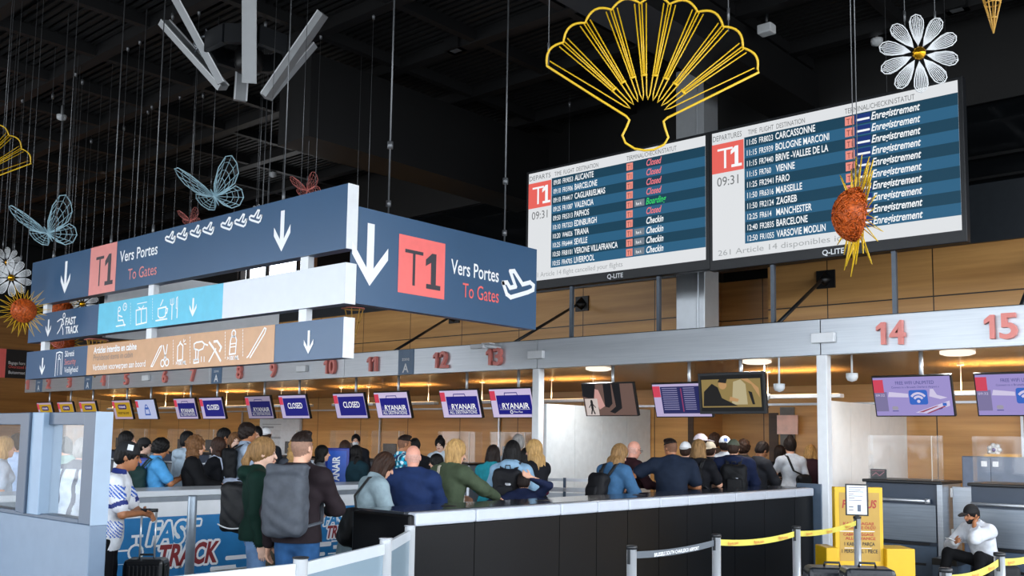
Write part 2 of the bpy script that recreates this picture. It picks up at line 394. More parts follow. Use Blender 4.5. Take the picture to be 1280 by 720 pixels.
# poles between canopy and boards; sloping stay rods with their wall feet
for i, xx in enumerate((-10.449, -8.648, -6.633, -4.832)):
    m = MB(); m.box(xx-.03, xx+.03, 13.36, 13.42, 3.48, 4.75); m.box(xx-.08, xx+.08, 13.33, 13.45, 3.48, 3.5)
    tag(build('support_pole', m, mat('#59626c', .4, .5)), ['slim grey pole under the left departures board, nearest the blue sign', 'slim grey pole under the left departures board, beside the shiny duct', 'slim grey pole under the right departures board, beside the shiny duct', 'slim grey pole under the right departures board, near its sunflower'][i], 'pole', 'poles under the departure boards')
for i, (xa, xb) in enumerate(((-14.93, -16.43), (-11.67, -12.58), (-6.5, -7.155), (-3.227, -3.7))):
    # rods run from canopy edge up to the wall
    t = thing('stay_rod', ['dark stay rod sloping down to the fascia near number 11', 'dark stay rod sloping down to the fascia right of number 13', 'dark stay rod sloping down to the fascia left of number 14', 'dark stay rod sloping down to the fascia above number 15'][i], 'rod', (xa, 13.25, 3.5), group='stay rods over the canopy')
    m = MB(); m.tube([(xa, 13.25, 3.5), (xb, 16.3, 4.62)], .03, 8); build('rod', m, CHAR, t)
    m = MB(); m.tube([(xb, 16.28, 4.62), (xb, 16.5, 4.66)], [.05, .16], 4); m.box(xb-.17, xb+.17, 16.46, 16.5, 4.5, 4.82); build('wall_plate', m, BLACK, t)

# raised red numerals and the small fittings on the fascia
NUMS = {1: 38, 2: 64, 3: 90, 4: 132, 5: 161, 6: 209, 7: 244, 8: 302, 9: 344, 10: 415, 11: 468, 12: 553, 13: 620, 14: 1116, 15: 1254}
NX = {}
pl = planeY(0, 13.0)
RED3 = mat('#e88a80', .4, vary=.02)
for k, xpx in NUMS.items():
    u = float(onY(xpx, 450, 13)[0]); NX[k] = u; m = MB()
    ds = str(k); wd = [.13 if c == '1' else .2 for c in ds]; uu = u-sum(wd)/2-.02*(len(ds)-1)
    for c, q in zip(ds, wd):
        if c == '1': one(pl, m, uu+q/2+.02, 3.08, .30, False, .04, .035, .95)
        else: pl.text(m, c, uu+q/2, 3.08, .30, width=.2, bold=.022, align='c', extrude=.08, d=.04)
        uu += q+.04
    tag(build('counter_numeral', m, RED3), 'raised red numeral %d on the metal fascia' % k, 'number', 'counter numerals')
for i, xpx in enumerate((508, 272, 112, 51)):
    u = float(onY(xpx, 450, 13)[0]); t = thing('zone_plate', ['blue zone A plate between numerals 11 and 12', 'blue zone A plate between numerals 7 and 8', 'blue zone A plate between numerals 3 and 4', 'blue zone A plate between numerals 1 and 2'][i], 'sign', (u, 13, 2.99), group='zone plates')
    m = MB(); m.box(u-.22, u+.22, 12.985, 13.0, 2.99, 3.48); build('plate', m, mat('#5b7794', .4), t)
    m = MB(); q = planeY(0, 12.985); q.text(m, 'zone', u, 3.26, .075, align='c'); q.text(m, 'A', u, 3.03, .17, align='c', bold=.02); build('lettering', m, TXTW, t)
for i, xpx in enumerate((672, 1031, 380, 186)):
    u = float(onY(xpx, 442, 13)[0]); m = MB(); m.box(u-.17, u+.17, 12.92, 13.0, 3.15, 3.29)
    tag(build('emergency_light', m, WHITE, bevel=.01), ['white box lamp on the fascia right of numeral 13', 'white box lamp on the fascia left of numeral 14', 'white box lamp on the fascia between numerals 9 and 10', 'white box lamp on the fascia between numerals 5 and 6'][i], 'lamp', 'box lamps on the fascia')
t = thing('security_camera', 'small white camera on an arm below numerals 12 and 13', 'camera', onY(600, 433, 12.9))
P = onY(600, 433, 12.75); m = MB(); m.box(P[0]-.2, P[0]+.12, P[1]-.05, P[1]+.05, P[2]-.04, P[2]+.04); m.box(P[0]+.1, P[0]+.3, P[1]-.08, P[1]+.08, P[2]+.03, P[2]+.05); build('housing', m, WHITE, t, bevel=.01)
m = MB(); m.tube([(P[0]+.1, P[1], P[2]), (P[0]+.28, 13.0, P[2]-.02)], .025); build('arm', m, OFFW, t)

# hanging uplights under the canopy: bar, two droppers, warm lamp
LABL = ['between numerals 13 and the white column', 'between numerals 12 and 13', 'between numerals 11 and 12', 'between numerals 9 and 10', 'between numerals 8 and 9', 'between numerals 7 and 8', 'between numerals 5 and 6', 'between numerals 3 and 4', 'between numerals 14 and 15', 'behind the wide television']
for i, xx in enumerate((-11.45, -13.3, -15.9, -17.9, -20.3, -22.8, -26.0, -29.2, -3.9, -6.9)):
    t = thing('hanging_uplight', 'white hanging bar uplight under the canopy ' + LABL[i], 'lamp', (xx, 14.7, 2.5), group='uplights under the canopy')
    m = MB(); m.box(xx-.75, xx+.75, 14.62, 14.78, 2.47, 2.53); build('housing', m, WHITE, t, bevel=.01)
    m = MB(); m.box(xx-.7, xx+.7, 14.64, 14.76, 2.53, 2.535); build('tube', m, mat('#ffd9a0', emit=3.), t)
    for s_ in (-.5, .5):
        m = MB(); m.tube([(xx+s_, 14.7, 2.53), (xx+s_, 14.7, 2.93)], .008, 5); m.lathe((xx+s_, 14.7, 2.9), [(.05, 0), (.05, .02)], 8); build('dropper', m, OFFW, t)
    l = bpy.data.lights.new('uplight', 'AREA'); l.shape = 'RECTANGLE'; l.size = 1.3; l.size_y = .12; l.energy = 24; l.color = (1, .66, .30); l.spread = math.radians(110)
    o = bpy.data.objects.new('uplight_lamp', l); COL.objects.link(o); o.location = (xx, 14.7, 2.56); o.rotation_euler = (math.pi, 0, 0)
for i, (xpx, ypx) in enumerate(((748, 459), (946, 452), (1198, 478))):
    P = onY(xpx, ypx, 13.6); m = MB(); m.lathe((P[0], 13.6, 2.95), [(.16, .0), (.22, .02), (.22, .06)], 20)
    l = bpy.data.lights.new('canopy_lamp', 'AREA'); l.shape = 'DISK'; l.size = .4; l.energy = 32; l.color = (1, .98, .95); o = bpy.data.objects.new('canopy_lamp', l); COL.objects.link(o); o.location = (P[0], 13.6, 2.94)
    tag(build('ceiling_light', m, mat('#fff3e0', emit=1.2)), ['round white ceiling lamp above the photo television', 'round white ceiling lamp above the kiss television', 'round white ceiling lamp above the last purple screen'][i], 'lamp', 'round canopy lamps')

# ================================================================== departure boards
def departures(nm, label, x0, x1, zt, zb, title, rows, foot, kpx):
    KX = [float(onY(q, 230, 13.3)[0])-x0 for q in kpx]   # text column edges
    KX[7] = .66
    t = thing(nm, label, 'departures board', (x0, 13.3, zb))
    m = MB(); m.box(x0-.06, x1+.06, 13.3, 13.45, zb-.16, zt+.05); build('casing', m, CHAR, t, bevel=.01)
    m = MB(); pl = planeY(x0, 13.3, zb)
    W, H = x1-x0, zt-zb
    def e(c, s=1.): return mat(c, emit=s, vary=0)
    pl.rect(m, 0, 0, W, H, .004); build('screen', m, e('#eef1f4', .86), t)
    L, y1, y0 = KX[0], H-.17, .20
    rh = (y1-y0)/10; dk = MB(); lt = MB()
    for k in range(10):
        pl.rect(dk if k % 2 == 0 else lt, L, y1-(k+1)*rh, W, y1-k*rh, .008)
    build('dark_rows', dk, e('#0b435c', .82), t); build('light_rows', lt, e('#28658a', .84), t)
    m = MB(); pl.rect(m, 0.0, H-.66, L-.01, H-.19, .008); build('red_block', m, e('#f2685e', .9), t); m = MB()
    for k, r in enumerate(rows): pl.rect(m, KX[4], y1-(k+.88)*rh, KX[5], y1-(k+.12)*rh, .012)
    build('terminal_blocks', m, e('#f59587', .9), t)
    wt = MB(); rd = MB(); gn = MB(); gy = MB(); dt = MB(); bl = MB(); gb = MB(); ft = MB()
    pl.text(wt, 'T', .10, H-.6, .33, bold=-.01, d=.014); one(pl, wt, .43, H-.6, .33, True, .014)
    pl.text(gy, '09:31', .09, H-.87, .14, xs=.9, d=.012)
    pl.text(gy, title, .02, H-.14, .085, width=.5, d=.012); pl.text(gy, 'TIME  FLIGHT  DESTINATION', KX[1]+.02, H-.14, .075, width=(KX[8]-KX[1]), d=.012)
    pl.text(gy, 'TERMINAL/CHECKIN/STATUT', KX[4], H-.14, .075, width=.98, d=.012)
    pl.text(ft, foot, .1, .06, .085, width=2.0, d=.012)
    for k, (tm, fl, ds, st, air) in enumerate(rows):
        v = y1-(k+.80)*rh
        pl.text(wt, tm, KX[1], v, .085, width=(KX[2]-KX[1])*.8, bold=.008, d=.014); pl.text(wt, fl, KX[2], v, .085, width=(KX[3]-KX[2])*.85*len(fl)/6, bold=.008, d=.014)
        pl.text(wt, ds, KX[3], v, .10, xs=.60, bold=.016, d=.014)
        pl.text(dt, 'T1', KX[4]+.025, v+.0, .08, xs=.75, d=.016)
        if air == 'b':
            pl.rect(bl, KX[5]+.01, y1-(k+.9)*rh, KX[6]-.01, y1-(k+.1)*rh, .012); pl.rect(wt, KX[5]+.03, v+.02, KX[6]-.02, v+.05, .016)
        if air == 'g':
            pl.rect(gb, KX[5]+.03, y1-(k+.85)*rh, KX[6]-.03, y1-(k+.15)*rh, .012); pl.text(wt, 'Row A', KX[5]+.07, v+.015, .05, width=KX[6]-KX[5]-.16, bold=.01, d=.016)
        tgt = {'Closed': rd, 'Boarding': gn}.get(st, wt)
        pl.text(tgt, st, KX[6], v, .105, width=KX[7]*len(st)/14, bold=.018, shear=.2, d=.014)
    build('white_lettering', wt, e('#f6f9fb', 1.0), t); build('grey_lettering', gy, e('#8c9092', .55), t)
    build('dark_lettering', dt, e('#8c4f4a', .6), t); build('faint_lettering', ft, e('#bfc3c6', .7), t)
    for nm2, mm, c in (('red_lettering', rd, '#ef7d86'), ('green_lettering', gn, '#35d06a'), ('airline_blocks', bl, '#0c2f78'), ('row_blocks', gb, '#77818c')):
        if not mm.empty(): build(nm2, mm, e(c, .95), t)
    m = MB(); planeY(x0, 13.3, zb).text(m, 'Q-LITE', 1.78, -.12, .075, bold=.02, d=.006); build('maker_lettering', m, TXTW, t)
departures('departures_board', 'large left departures board listing Alicante to Liverpool above the fascia', -11.40, -7.72, 6.6, 4.6, 'DEPARTS',
    [('09:00','FR9053','ALICANTE','Closed',''),('09:10','FR5906','BARCELONE','Closed',''),('09:10','FR4417','CAGLIARI/ELMAS','Closed',''),('09:25','FR1087','VALENCIA','Closed',''),
     ('09:50','FR5313','PAPHOS','Boarding','g'),('10:10','FR7323','EDINBURGH','Closed',''),('10:20','W46026','TIRANA','Checkin',''),('10:25','FR6444','SEVILLE','Checkin','g'),
     ('10:50','FR8101','VERONE VILLAFRANCA','Checkin','g'),('10:55','FR4705','LIVERPOOL','Checkin','g')], '261 Article 14 flight cancelled your flights', (690, 692.5, 704, 719, 783.5, 791.5, 808, 0, 747))
departures('departures_board', 'large right departures board listing Carcassonne to Varsovie Modlin above the fascia', -7.6, -3.91, 6.6, 4.57, 'DEPARTURES',
    [('11:05','FR8023','CARCASSONNE','Enregistrement','b'),('11:15','FR5939','BOLOGNE MARCONI','Enregistrement','b'),('11:15','FR7440','BRIVE -VALLEE DE LA','Enregistrement','b'),('11:15','FR760','VIENNE','Enregistrement','b'),
     ('11:25','FR2941','FARO','Enregistrement','b'),('11:50','FR6316','MARSEILLE','Enregistrement','b'),('11:50','FR2124','ZAGREB','Enregistrement','b'),('12:25','FR614','MANCHESTER','Enregistrement','b'),
     ('12:40','FR2835','BARCELONE','Enregistrement','b'),('12:50','FR1055','VARSOVIE MODLIN','Enregistrement','b')], '261 Article 14 disponibles ici', (931, 934.5, 950, 970.5, 1058, 1069.5, 1091, 0, 1006))

# ================================================================== the long hanging sign (three boards)
YS = 6.5; SX0, SX1 = -16.1, -8.12
t = thing('hanging_sign', 'long three-row hanging sign with Vers Portes, Fast Track and security boards', 'sign', (SX1, YS, 2.58))
ROWS = (('upper_board', 3.752, 4.463, BLUEGREY), ('middle_board', 3.16, 3.60, BLUEGREY), ('lower_board', 2.58, 3.015, BLUEGREY))
for nm, z0, z1, mm in ROWS:
    m = MB(); m.box(SX0, SX1-.012, YS, YS+.14, z0, z1); o = build(nm, m, mm, t)
    m = MB(); m.box(SX1-.012, SX1, YS-.002, YS+.14, z0, z1); c = build('end_cap', m, WHITE, o, world=False); c.matrix_parent_inverse = o.matrix_basis.inverted() @ Matrix.Identity(4)
for xx in (-15.6, -12.3, -8.9):
    m = MB(); m.box(xx-.07, xx+.07, YS+.03, YS+.11, 2.6, 4.4); build('post', m, WHITE, t)
pl = planeY(0, YS); px = pl.px
def quad(mb, xl, xr, z0, z1, d=.003): pl.rect(mb, xl, z0, xr, z1, d)
ux = lambda x, y: px(x, y)[0]
m = MB(); quad(m, ux(113, 330), ux(145.5, 330), 3.752, 4.463); build('glare_red_panel', m, RED_GLARE, t)  # red T1 panel with the glare painted in
m = MB(); quad(m, ux(123, 400), ux(279, 370), 3.16, 3.60); build('cyan_panel', m, CYAN, t)
m = MB(); quad(m, ux(279, 370), SX1-.012, 3.16, 3.60); build('white_panel', m, mat('#dfe5ec', .4, vary=.01), t)
m = MB(); quad(m, ux(109, 450), ux(343.5, 425), 2.58, 3.015); build('tan_panel', m, TAN, t)
W = MB(); R = MB(); D = MB(); G = MB()
a = px(81, 367); pl.arrow(W, a[0], a[1], .50, .075, .16)
a = px(352, 314.5); pl.arrow(W, a[0], a[1], .48, .075, .16)
a = px(119, 356); pl.text(D, 'T', a[0], 3.86, .45, bold=-.012, width=.24); a = px(136, 355); one(pl, D, a[0], 3.86, .45, True, .006)
a = px(150, 328); pl.text(W, 'Vers Portes', a[0], a[1]-.0, .155, bold=.01, width=ux(197, 320)-a[0])
a = px(160, 350); pl.text(R, 'To Gates', a[0], a[1], .15, width=ux(196, 342)-a[0])
for x_, y_ in ((213.5, 297), (228.5, 293), (245, 289.5), (261, 286), (284, 280), (301.5, 276), (320, 271)):
    a = px(x_, y_); plane_icon(pl, W, a[0], a[1], .13, .026, flip=-1)
# middle board
a = px(60, 421); pl.arrow(W, a[0], a[1], .27, .045, .095)
def icon(pts, wd=.02, closed=False, mb=None): pl.stroke(W if mb is None else mb, [px(x, y) for x, y in pts], wd, closed=closed)
a = px(80.5, 394.5); pl.circ(W, a[0], a[1], .035, .018)
icon([(72, 402), (76, 399), (79, 399), (77, 406), (79, 412), (79, 418)]); icon([(77, 406), (75, 412), (72, 417)]); icon([(79, 399), (80, 405), (77, 407)])
a = px(82, 406.5); pl.text(W, 'FAST', a[0], a[1], .105, bold=.03, width=ux(95, 404)-a[0]); a = px(82, 417.5); pl.text(W, 'TRACK', a[0], a[1], .105, bold=.03, width=ux(98, 415)-a[0])
a = px(149.5, 386.5); pl.circ(W, a[0], a[1], .03, .016); icon([(148, 389), (148, 401), (154, 400), (156, 407)]); icon([(148, 394), (153, 396)]); icon([(145.5, 408), (157, 406)]); a = px(156.5, 383.5); pl.circ(W, a[0], a[1], .05, .014); icon([(156.5, 381), (156.5, 384), (158, 383)], .01)
icon([(170.5, 388), (183.5, 385), (183.5, 403), (170.5, 406)], .02, True); icon([(177, 387), (177, 404)]); icon([(177, 387), (173.5, 384), (177, 386.5), (180, 382.5), (177, 386.5)], .016); icon([(172, 380), (184, 377.5)], .012)
icon([(198, 386), (208, 383.5), (207, 395), (204, 397), (200, 397.5), (198, 395), (198, 386)]); icon([(208, 385.5), (210, 386), (209, 391), (207, 392)]); icon([(195, 401), (209, 398.5)]); icon([(201, 382), (204, 375)])
for q in (213.5, 215.5, 217.5): icon([(q, 373+(217-q)*.3), (q, 380)], .012)
icon([(213.5, 380), (215.5, 382), (217.5, 379.5)], .014); icon([(215.5, 381), (215, 399)]); icon([(222.5, 371), (221, 373), (220.5, 385), (222, 386), (222.5, 371)], .014); icon([(222, 385), (221.5, 397)])
a = px(241, 396); pl.arrow(W, a[0], a[1], .24, .04, .085)
for x_, y0, y1 in ((163.5, 379, 407), (191, 373, 401)):
    for k in range(8): icon([(x_, y0+(y1-y0)*k/8), (x_, y0+(y1-y0)*(k+.5)/8)], .008)
# lower board
a = px(52.5, 469); pl.arrow(W, a[0], a[1], .27, .04, .09)
icon([(69, 470), (71, 441.5), (75, 440), (78.5, 441), (77, 468)], .018); icon([(72, 469), (73, 449), (76, 449), (75.5, 468)], .012); a = px(74.5, 445.5); pl.circ(W, a[0], a[1], .025, .014)
a = px(81.5, 446); pl.text(W, 'Sûreté', a[0], a[1], .085, width=ux(93, 444)-a[0], bold=.01); a = px(81, 456); pl.text(R, 'Security', a[0], a[1], .085, width=ux(95, 454)-a[0]); a = px(80.5, 466); pl.text(W, 'Veiligheid', a[0], a[1], .085, width=ux(97.5, 463)-a[0])
a = px(117.5, 442); pl.text(W, 'Articles interdits en cabine', a[0], a[1], .09, width=ux(171, 437)-a[0], bold=.025)
a = px(117, 451); pl.text(G, 'Prohibited items in cabin', a[0], a[1], .085, width=ux(166, 447)-a[0])
a = px(116, 463); pl.text(W, 'Verboden voorwerpen aan boord', a[0], a[1], .085, width=ux(182, 457)-a[0], bold=.005)
icon([(189, 458), (200, 434), (202.5, 432), (201, 438), (191, 458), (189, 458)], .018)
icon([(204.5, 432), (206, 441), (208.5, 450)]); icon([(209.5, 431), (208, 441), (205, 450)])
for x_, y_ in ((203.5, 454), (209, 453)): a = px(x_, y_); pl.circ(W, a[0], a[1], .045, .018)
icon([(222, 451), (222.5, 433), (226, 429), (229, 432), (228.5, 449.5), (222, 451)]); icon([(225, 429), (226, 427)]);
for q in ((230, 428, 232, 425), (230.5, 430, 233, 430), (230, 427, 230, 424)): icon([q[:2], q[2:]], .012)
icon([(243, 436), (243, 430), (246, 428), (253, 427), (256, 430), (254, 436), (249, 438), (243, 436)]); icon([(256, 430), (260, 431.5)]); icon([(245, 438), (245, 449)]); icon([(248.5, 438), (247.5, 449)]); icon([(242.5, 450), (248.5, 449), (248.5, 453), (242.5, 454), (242.5, 450)]); icon([(252, 446), (252, 452)], .014); icon([(255.5, 446), (255.5, 452)], .014)
icon([(262, 428), (269, 438), (276, 451)], .03); icon([(261.5, 452), (270, 436)], .022); icon([(268, 427), (272, 426.5), (277, 434), (275, 439)], .03)
icon([(287, 443), (288.5, 426), (290, 421), (294.5, 420.5), (296, 425), (294.5, 442), (287, 443)]); a = px(292.5, 417); pl.circ(W, a[0], a[1], .04, .018); icon([(289, 430), (295.5, 429)], .012); icon([(288.5, 434), (295, 433)], .012)
icon([(309, 447), (311, 445), (331, 410), (333, 411), (331, 417), (313, 447)], .018)
for x_, y_ in ((220, 456.5), (284, 450.5)): a = px(x_, y_); pl.text(W, '>100 ML', a[0], a[1], .05, bold=.02, width=.26)
for x_, y0, y1 in ((217, 425, 457), (238, 421, 456), (282, 415, 450), (304, 412, 447)):
    for k in range(9): icon([(x_, y0+(y1-y0)*k/9), (x_-.2, y0+(y1-y0)*(k+.5)/9)], .01)
a = px(385.5, 442.5); pl.arrow(W, a[0], a[1], .26, .04, .085)
build('white_lettering', W, TXTW, t); build('red_lettering', R, mat('#dd8a86', .5, vary=0), t); build('dark_lettering', D, TXTD, t); build('grey_lettering', G, GREYTX, t)
for xx in (-15.5, -13.6, -12.4, -9.4):
    m = MB(); m.tube([(xx, YS+.07, 4.46), (xx, YS+.07, ZC)], .008, 5); m.tube([(xx, YS+.07, 4.46), (xx, YS+.07, 4.6)], .02, 6); build('cable', m, WIRE, t)

# the T1 sign at right angles to it
t = thing('hanging_sign', 'big blue hanging T1 sign facing right, Vers Portes To Gates', 'sign', (-8.12, 8.1, 3.18))
TY0, TY1, TZ0, TZ1 = 6.646, 9.65, 3.175, 4.235
m = MB(); m.box(-8.24, -8.12, TY0, TY1, TZ0, TZ1); build('board', m, BLUEGREY, t)
pl = planeX(-8.12); px = pl.px; W = MB(); R = MB(); D = MB()
m = MB(); pl.rect(m, 7.235, 3.37, 7.965, 4.035, .004); build('red_panel', m, REDSIGN, t)
a = px(461.5, 357.5); pl.arrow(W, a[0], a[1], .69, .1, .255)
pl.text(D, 'T', 7.33, 3.465, .42, width=.28, bold=-.012, d=.008); one(pl, D, 7.78, 3.465, .42, True, .008)
a = px(563.5, 336); pl.text(W, 'Vers Portes', a[0], 3.70, .17, width=px(623, 345)[0]-a[0], bold=.01, d=.006)
a = px(578, 365); pl.text(R, 'To Gates', a[0], 3.44, .17, width=px(623, 370)[0]-a[0], d=.006)
plane_icon(pl, W, *px(648, 356), .30, .055, flip=1)
build('white_lettering', W, TXTW, t); build('red_lettering', R, TXTR, t); build('dark_lettering', D, TXTD, t)
for yy in (px(490, 260)[0], px(635, 300)[0]):
    m = MB(); m.tube([(-8.18, yy, TZ1-.0), (-8.18, yy, ZC)], .011, 5); m.tube([(-8.18, yy, 4.33), (-8.18, yy, 4.4)], .03, 6); m.tube([(-8.18, yy, 5.0), (-8.18, yy, 5.08)], .035, 6); build('cable', m, WIRE, t)
t = thing('hanging_sign', 'white-backed hanging board seen through the gaps of the long sign', 'sign', (-14.3, 8.4, 3.2))
m = MB(); m.box(-14.4, -14.3, 6.9, 10.0, 3.19, 4.25); build('board', m, WHITE, t)
for yy in (7.3, 9.6):
    m = MB(); m.tube([(-14.35, yy, 4.24), (-14.35, yy, ZC)], .008, 5); build('cable', m, WIRE, t)
t = thing('hanging_sign', 'red and black luggage sign on the far end wall', 'sign', (XL, 14.5, 4))
pl = planeX(XL+.03); m = MB(); a = pl.px(-6, 435); b = pl.px(40, 474); c = pl.px(8, 440)
m.box(XL, XL+.03, c[0], b[0], b[1], a[1]); build('black_panel', m, CHAR, t)
m = MB(); m.box(XL, XL+.03, a[0]-1, c[0], b[1], a[1]); build('red_panel', m, REDSIGN, t)
W = MB(); R = MB()
for mb, x_, y_, s_ in ((W, 10.5, 455, 'Bagage hors format'), (R, 10.5, 460, 'Oversized luggage'), (W, 10.5, 467, 'Buitenmaat bagage')): q = pl.px(x_, y_); pl.text(mb, s_, q[0], q[1], .11, width=.95, d=.006)
build('white_lettering', W, TXTW, t); build('red_lettering', R, TXTR, t)

# ================================================================== screens under the canopy
def screen(x0, label, draw, w_=1.004, z0=2.149, z1=2.656, Y=13.2, bez=.018, pole_dx=.1, tilt=.15):
    t = thing('hanging_screen', label, 'screen', (x0+w_/2, Y, z0), group='screens under the canopy')
    V = np.array([0, -tilt, z1-z0]); L = np.linalg.norm(V); V /= L
    pl = Pl((x0, Y+tilt, z0), (1, 0, 0), V); N = pl.N
    m = MB(); m.obox(pl.p(w_/2, L/2, -.03), (pl.U, pl.V, N), w_/2+bez, L/2+bez, .03); build('casing', m, CHAR, t, bevel=.006)
    xp = x0+w_/2+pole_dx
    m = MB(); m.tube([(xp, Y+.14, z1-.12), (xp, Y+.14, 3.06)], .028, 10); m.box(xp-.06, xp+.06, Y+.08, Y+.16, z1-.2, z1-.08); build('pole', m, ALU, t)
    draw(t, pl, w_, L)
    return t
def E_(c, s=.8): return mat(c, emit=s, vary=0)
def red_block(t, pl, L, mm=None):
    m = MB(); pl.rect(m, .0, L-.21, .135, L-.03, .006); build('red_block', m, E_('#e0455f', .8), t)
def d_closed(t, pl, w_, L):
    m = MB(); pl.rect(m, 0, 0, w_, L, .003); build('screen', m, E_('#cfc2ea', .75), t)
    m = MB(); pl.rect(m, .14, .055, w_-.01, L-.06, .005); build('blue_field', m, E_('#1b1a86', .75), t); red_block(t, pl, L)
    m = MB(); pl.text(m, 'CLOSED', .29, .23, .125, width=.54, bold=.012, d=.008); build('lettering', m, E_('#ffffff', .9), t)
def d_airline(sub, dim=1.):
    def f(t, pl, w_, L):
        m = MB(); pl.rect(m, 0, 0, w_, L, .003); build('screen', m, E_('#dccdf0', .8*dim), t)
        m = MB(); pl.rect(m, .15, .055, w_-.03, L-.115, .005); pl.stroke(m, [(.36, L-.11), (.37, L-.07), (.66, L-.07), (.67, L-.11)], .016, .006); build('blue_field', m, E_('#17188c', .75*dim), t); red_block(t, pl, L)
        m = MB(); pl.text(m, 'RYANAIR', .27, .165, .10, width=.64, bold=.016, d=.008)
        if sub == 'all': pl.text(m, 'ALL DESTINATIONS', .19, .075, .06, width=.72, bold=.004, d=.008); pl.rect(m, .17, .145, .92, .15, .008)
        else: pl.rect(m, .19, .145, .92, .15, .008); pl.circ(m, .47, .1, .028, .012, .008); pl.text(m, 'Flex Plus', .53, .085, .035, width=.2, d=.008)
        build('lettering', m, E_('#ffffff', .9*dim), t)
        m = MB(); pl.stroke(m, [(.2, .24), (.2, .19), (.23, .165), (.25, .19), (.25, .24)], .012, .008); build('emblem', m, E_('#8a84c8', .7*dim), t)
    return f
def d_yellow(t, pl, w_, L):
    m = MB(); pl.rect(m, 0, 0, w_, L, .003); build('screen', m, E_('#cbb4c8', .7), t)
    m = MB(); pl.rect(m, .13, .06, w_-.01, L-.055, .005); build('yellow_field', m, E_('#c89f1c', .75), t); red_block(t, pl, L)
    m = MB(); pl.rrect(m, .3, L-.25, .78, L-.11, .06, .007); build('purple_badge', m, E_('#3c2a6a', .6), t)
    m = MB(); pl.text(m, 'RYANAIR', .36, L-.21, .06, width=.36, bold=.02, d=.009); build('lettering', m, E_('#f0e6ff', .8), t)
    m = MB(); pl.text(m, 'PRIORITY BAG DROP', .24, .14, .06, width=.62, bold=.03, d=.009); build('dark_lettering', m, E_('#4a3a10', .5), t)
def d_pale(t, pl, w_, L):
    m = MB(); pl.rect(m, 0, 0, w_, L, .003); build('screen', m, E_('#bdc6ea', .85), t); red_block(t, pl, L)
    m = MB(); pl.stroke(m, [(.42, .12), (.68, .12), (.64, .3), (.46, .3)], .04, .007, closed=True); pl.circ(m, .55, .33, .06, .03, .007); build('blue_emblem', m, E_('#3a62b8', .8), t)
def d_wifi(t, pl, w_, L):
    m = MB(); pl.rect(m, 0, 0, w_, L, .003); build('screen', m, E_('#a99bdc', .8), t)
    m = MB(); pl.rect(m, .0, .06, .17, L-.2, .005); build('grey_column', m, E_('#8d84b4', .7), t); red_block(t, pl, L)
    m = MB(); pl.rrect(m, .46, .15, .70, .35, .03, .008); pl.rect(m, .88, .13, .93, .17, .008); build('blue_badge', m, E_('#2f66c8', .9), t)
    m = MB()
    for r in (.04, .085): pl.circ(m, .58, .2, r+.02, .03, .011, n=8, a0=40, a1=140)
    pl.disc(m, .58, .195, .022, .011); pl.text(m, '09:32', .02, L-.26, .03, width=.12, d=.009)
    pl.poly(m, [(.18, .26), (.45, .25), (.45, .30), (.2, .33)], .006); pl.poly(m, [(.72, .26), (.86, .22), (.95, .24), (.82, .28), (.78, .36), (.74, .36)], .006)
    pl.poly(m, [(.52, .04), (.97, .2), (.97, .13), (.66, .03)], .006)
    build('white_marks', m, E_('#dcd3f2', .85), t)
    m = MB(); pl.text(m, 'FREE WIFI UNLIMITED', .3, L-.1, .045, width=.5, d=.008); pl.text(m, 'Connect to « Brussels Charleroi Airport »', .24, L-.15, .026, width=.62, d=.008); pl.poly(m, [(.82, .09), (.88, .11), (.87, .09), (.83, .08)], .009); pl.rect(m, .22, .06, .3, .07, .008); build('dark_lettering', m, E_('#4a51a0', .6), t)
    m = MB(); pl.poly(m, [(.56, .045), (.8, .13), (.83, .13), (.62, .045)], .009); pl.poly(m, [(.66, .03), (.9, .13), (.92, .12), (.7, .03)], .009); build('red_stripes', m, E_('#a8395c', .7), t)
    m = MB(); pl.rrect(m, .22, .08, .3, .13, .02, .008); build('grey_emblem', m, E_('#b4aec0', .7), t)
def d_list(t, pl, w_, L):
    m = MB(); pl.rect(m, 0, 0, w_, L, .003); build('screen', m, E_('#cfc0ea', .75), t)
    m = MB(); pl.rect(m, .14, .05, w_-.01, L-.04, .005); build('blue_field', m, E_('#262a68', .7), t); red_block(t, pl, L)
    m = MB()
    for k in range(11): v = L-.075-k*.034; pl.rect(m, .17, v, .45, v+.012, .008); pl.rect(m, .56, v, .76, v+.012, .008)
    build('text_lines', m, E_('#a9a4d0', .7), t)
    m = MB(); pl.rect(m, .51, .08, .53, L-.07, .008); build('red_column', m, E_('#a04070', .7), t)
SCR = [(1219, 'purple wireless internet screen under numeral 15', d_wifi), (1091, 'purple wireless internet screen under numeral 14', d_wifi), (815, 'flight list screen half hidden behind the kiss television', d_list),
       (611, 'blue airline screen under numeral 13, nearest the white column', d_airline('flex')), (549, 'blue airline screen for all destinations under numeral 12', d_airline('all')), (467, 'blue airline screen for all destinations under numeral 11', d_airline('all')),
       (416, 'screen reading CLOSED under numeral 10', d_closed), (348, 'screen reading CLOSED under numeral 9', d_closed), (306, 'dimmed blue airline screen under numeral 8', d_airline('all', .45)),
       (249, 'screen reading CLOSED between numerals 7 and 8', d_closed), (217, 'small blue airline screen under numeral 7, left of CLOSED', d_airline('all', .75)), (169, 'pale screen with a blue emblem under numeral 6', d_pale),
       (140, 'yellow screen under numeral 5, rightmost of the four yellow', d_yellow), (99, 'yellow screen under numeral 4, second yellow from the right', d_yellow), (72, 'yellow screen under numeral 3, second yellow from the end', d_yellow), (46.5, 'yellow screen under numeral 2, farthest along the row', d_yellow)]
for xpx, lb, dr in SCR: screen(float(onY(xpx, 495, 13.2)[0]), lb, dr)
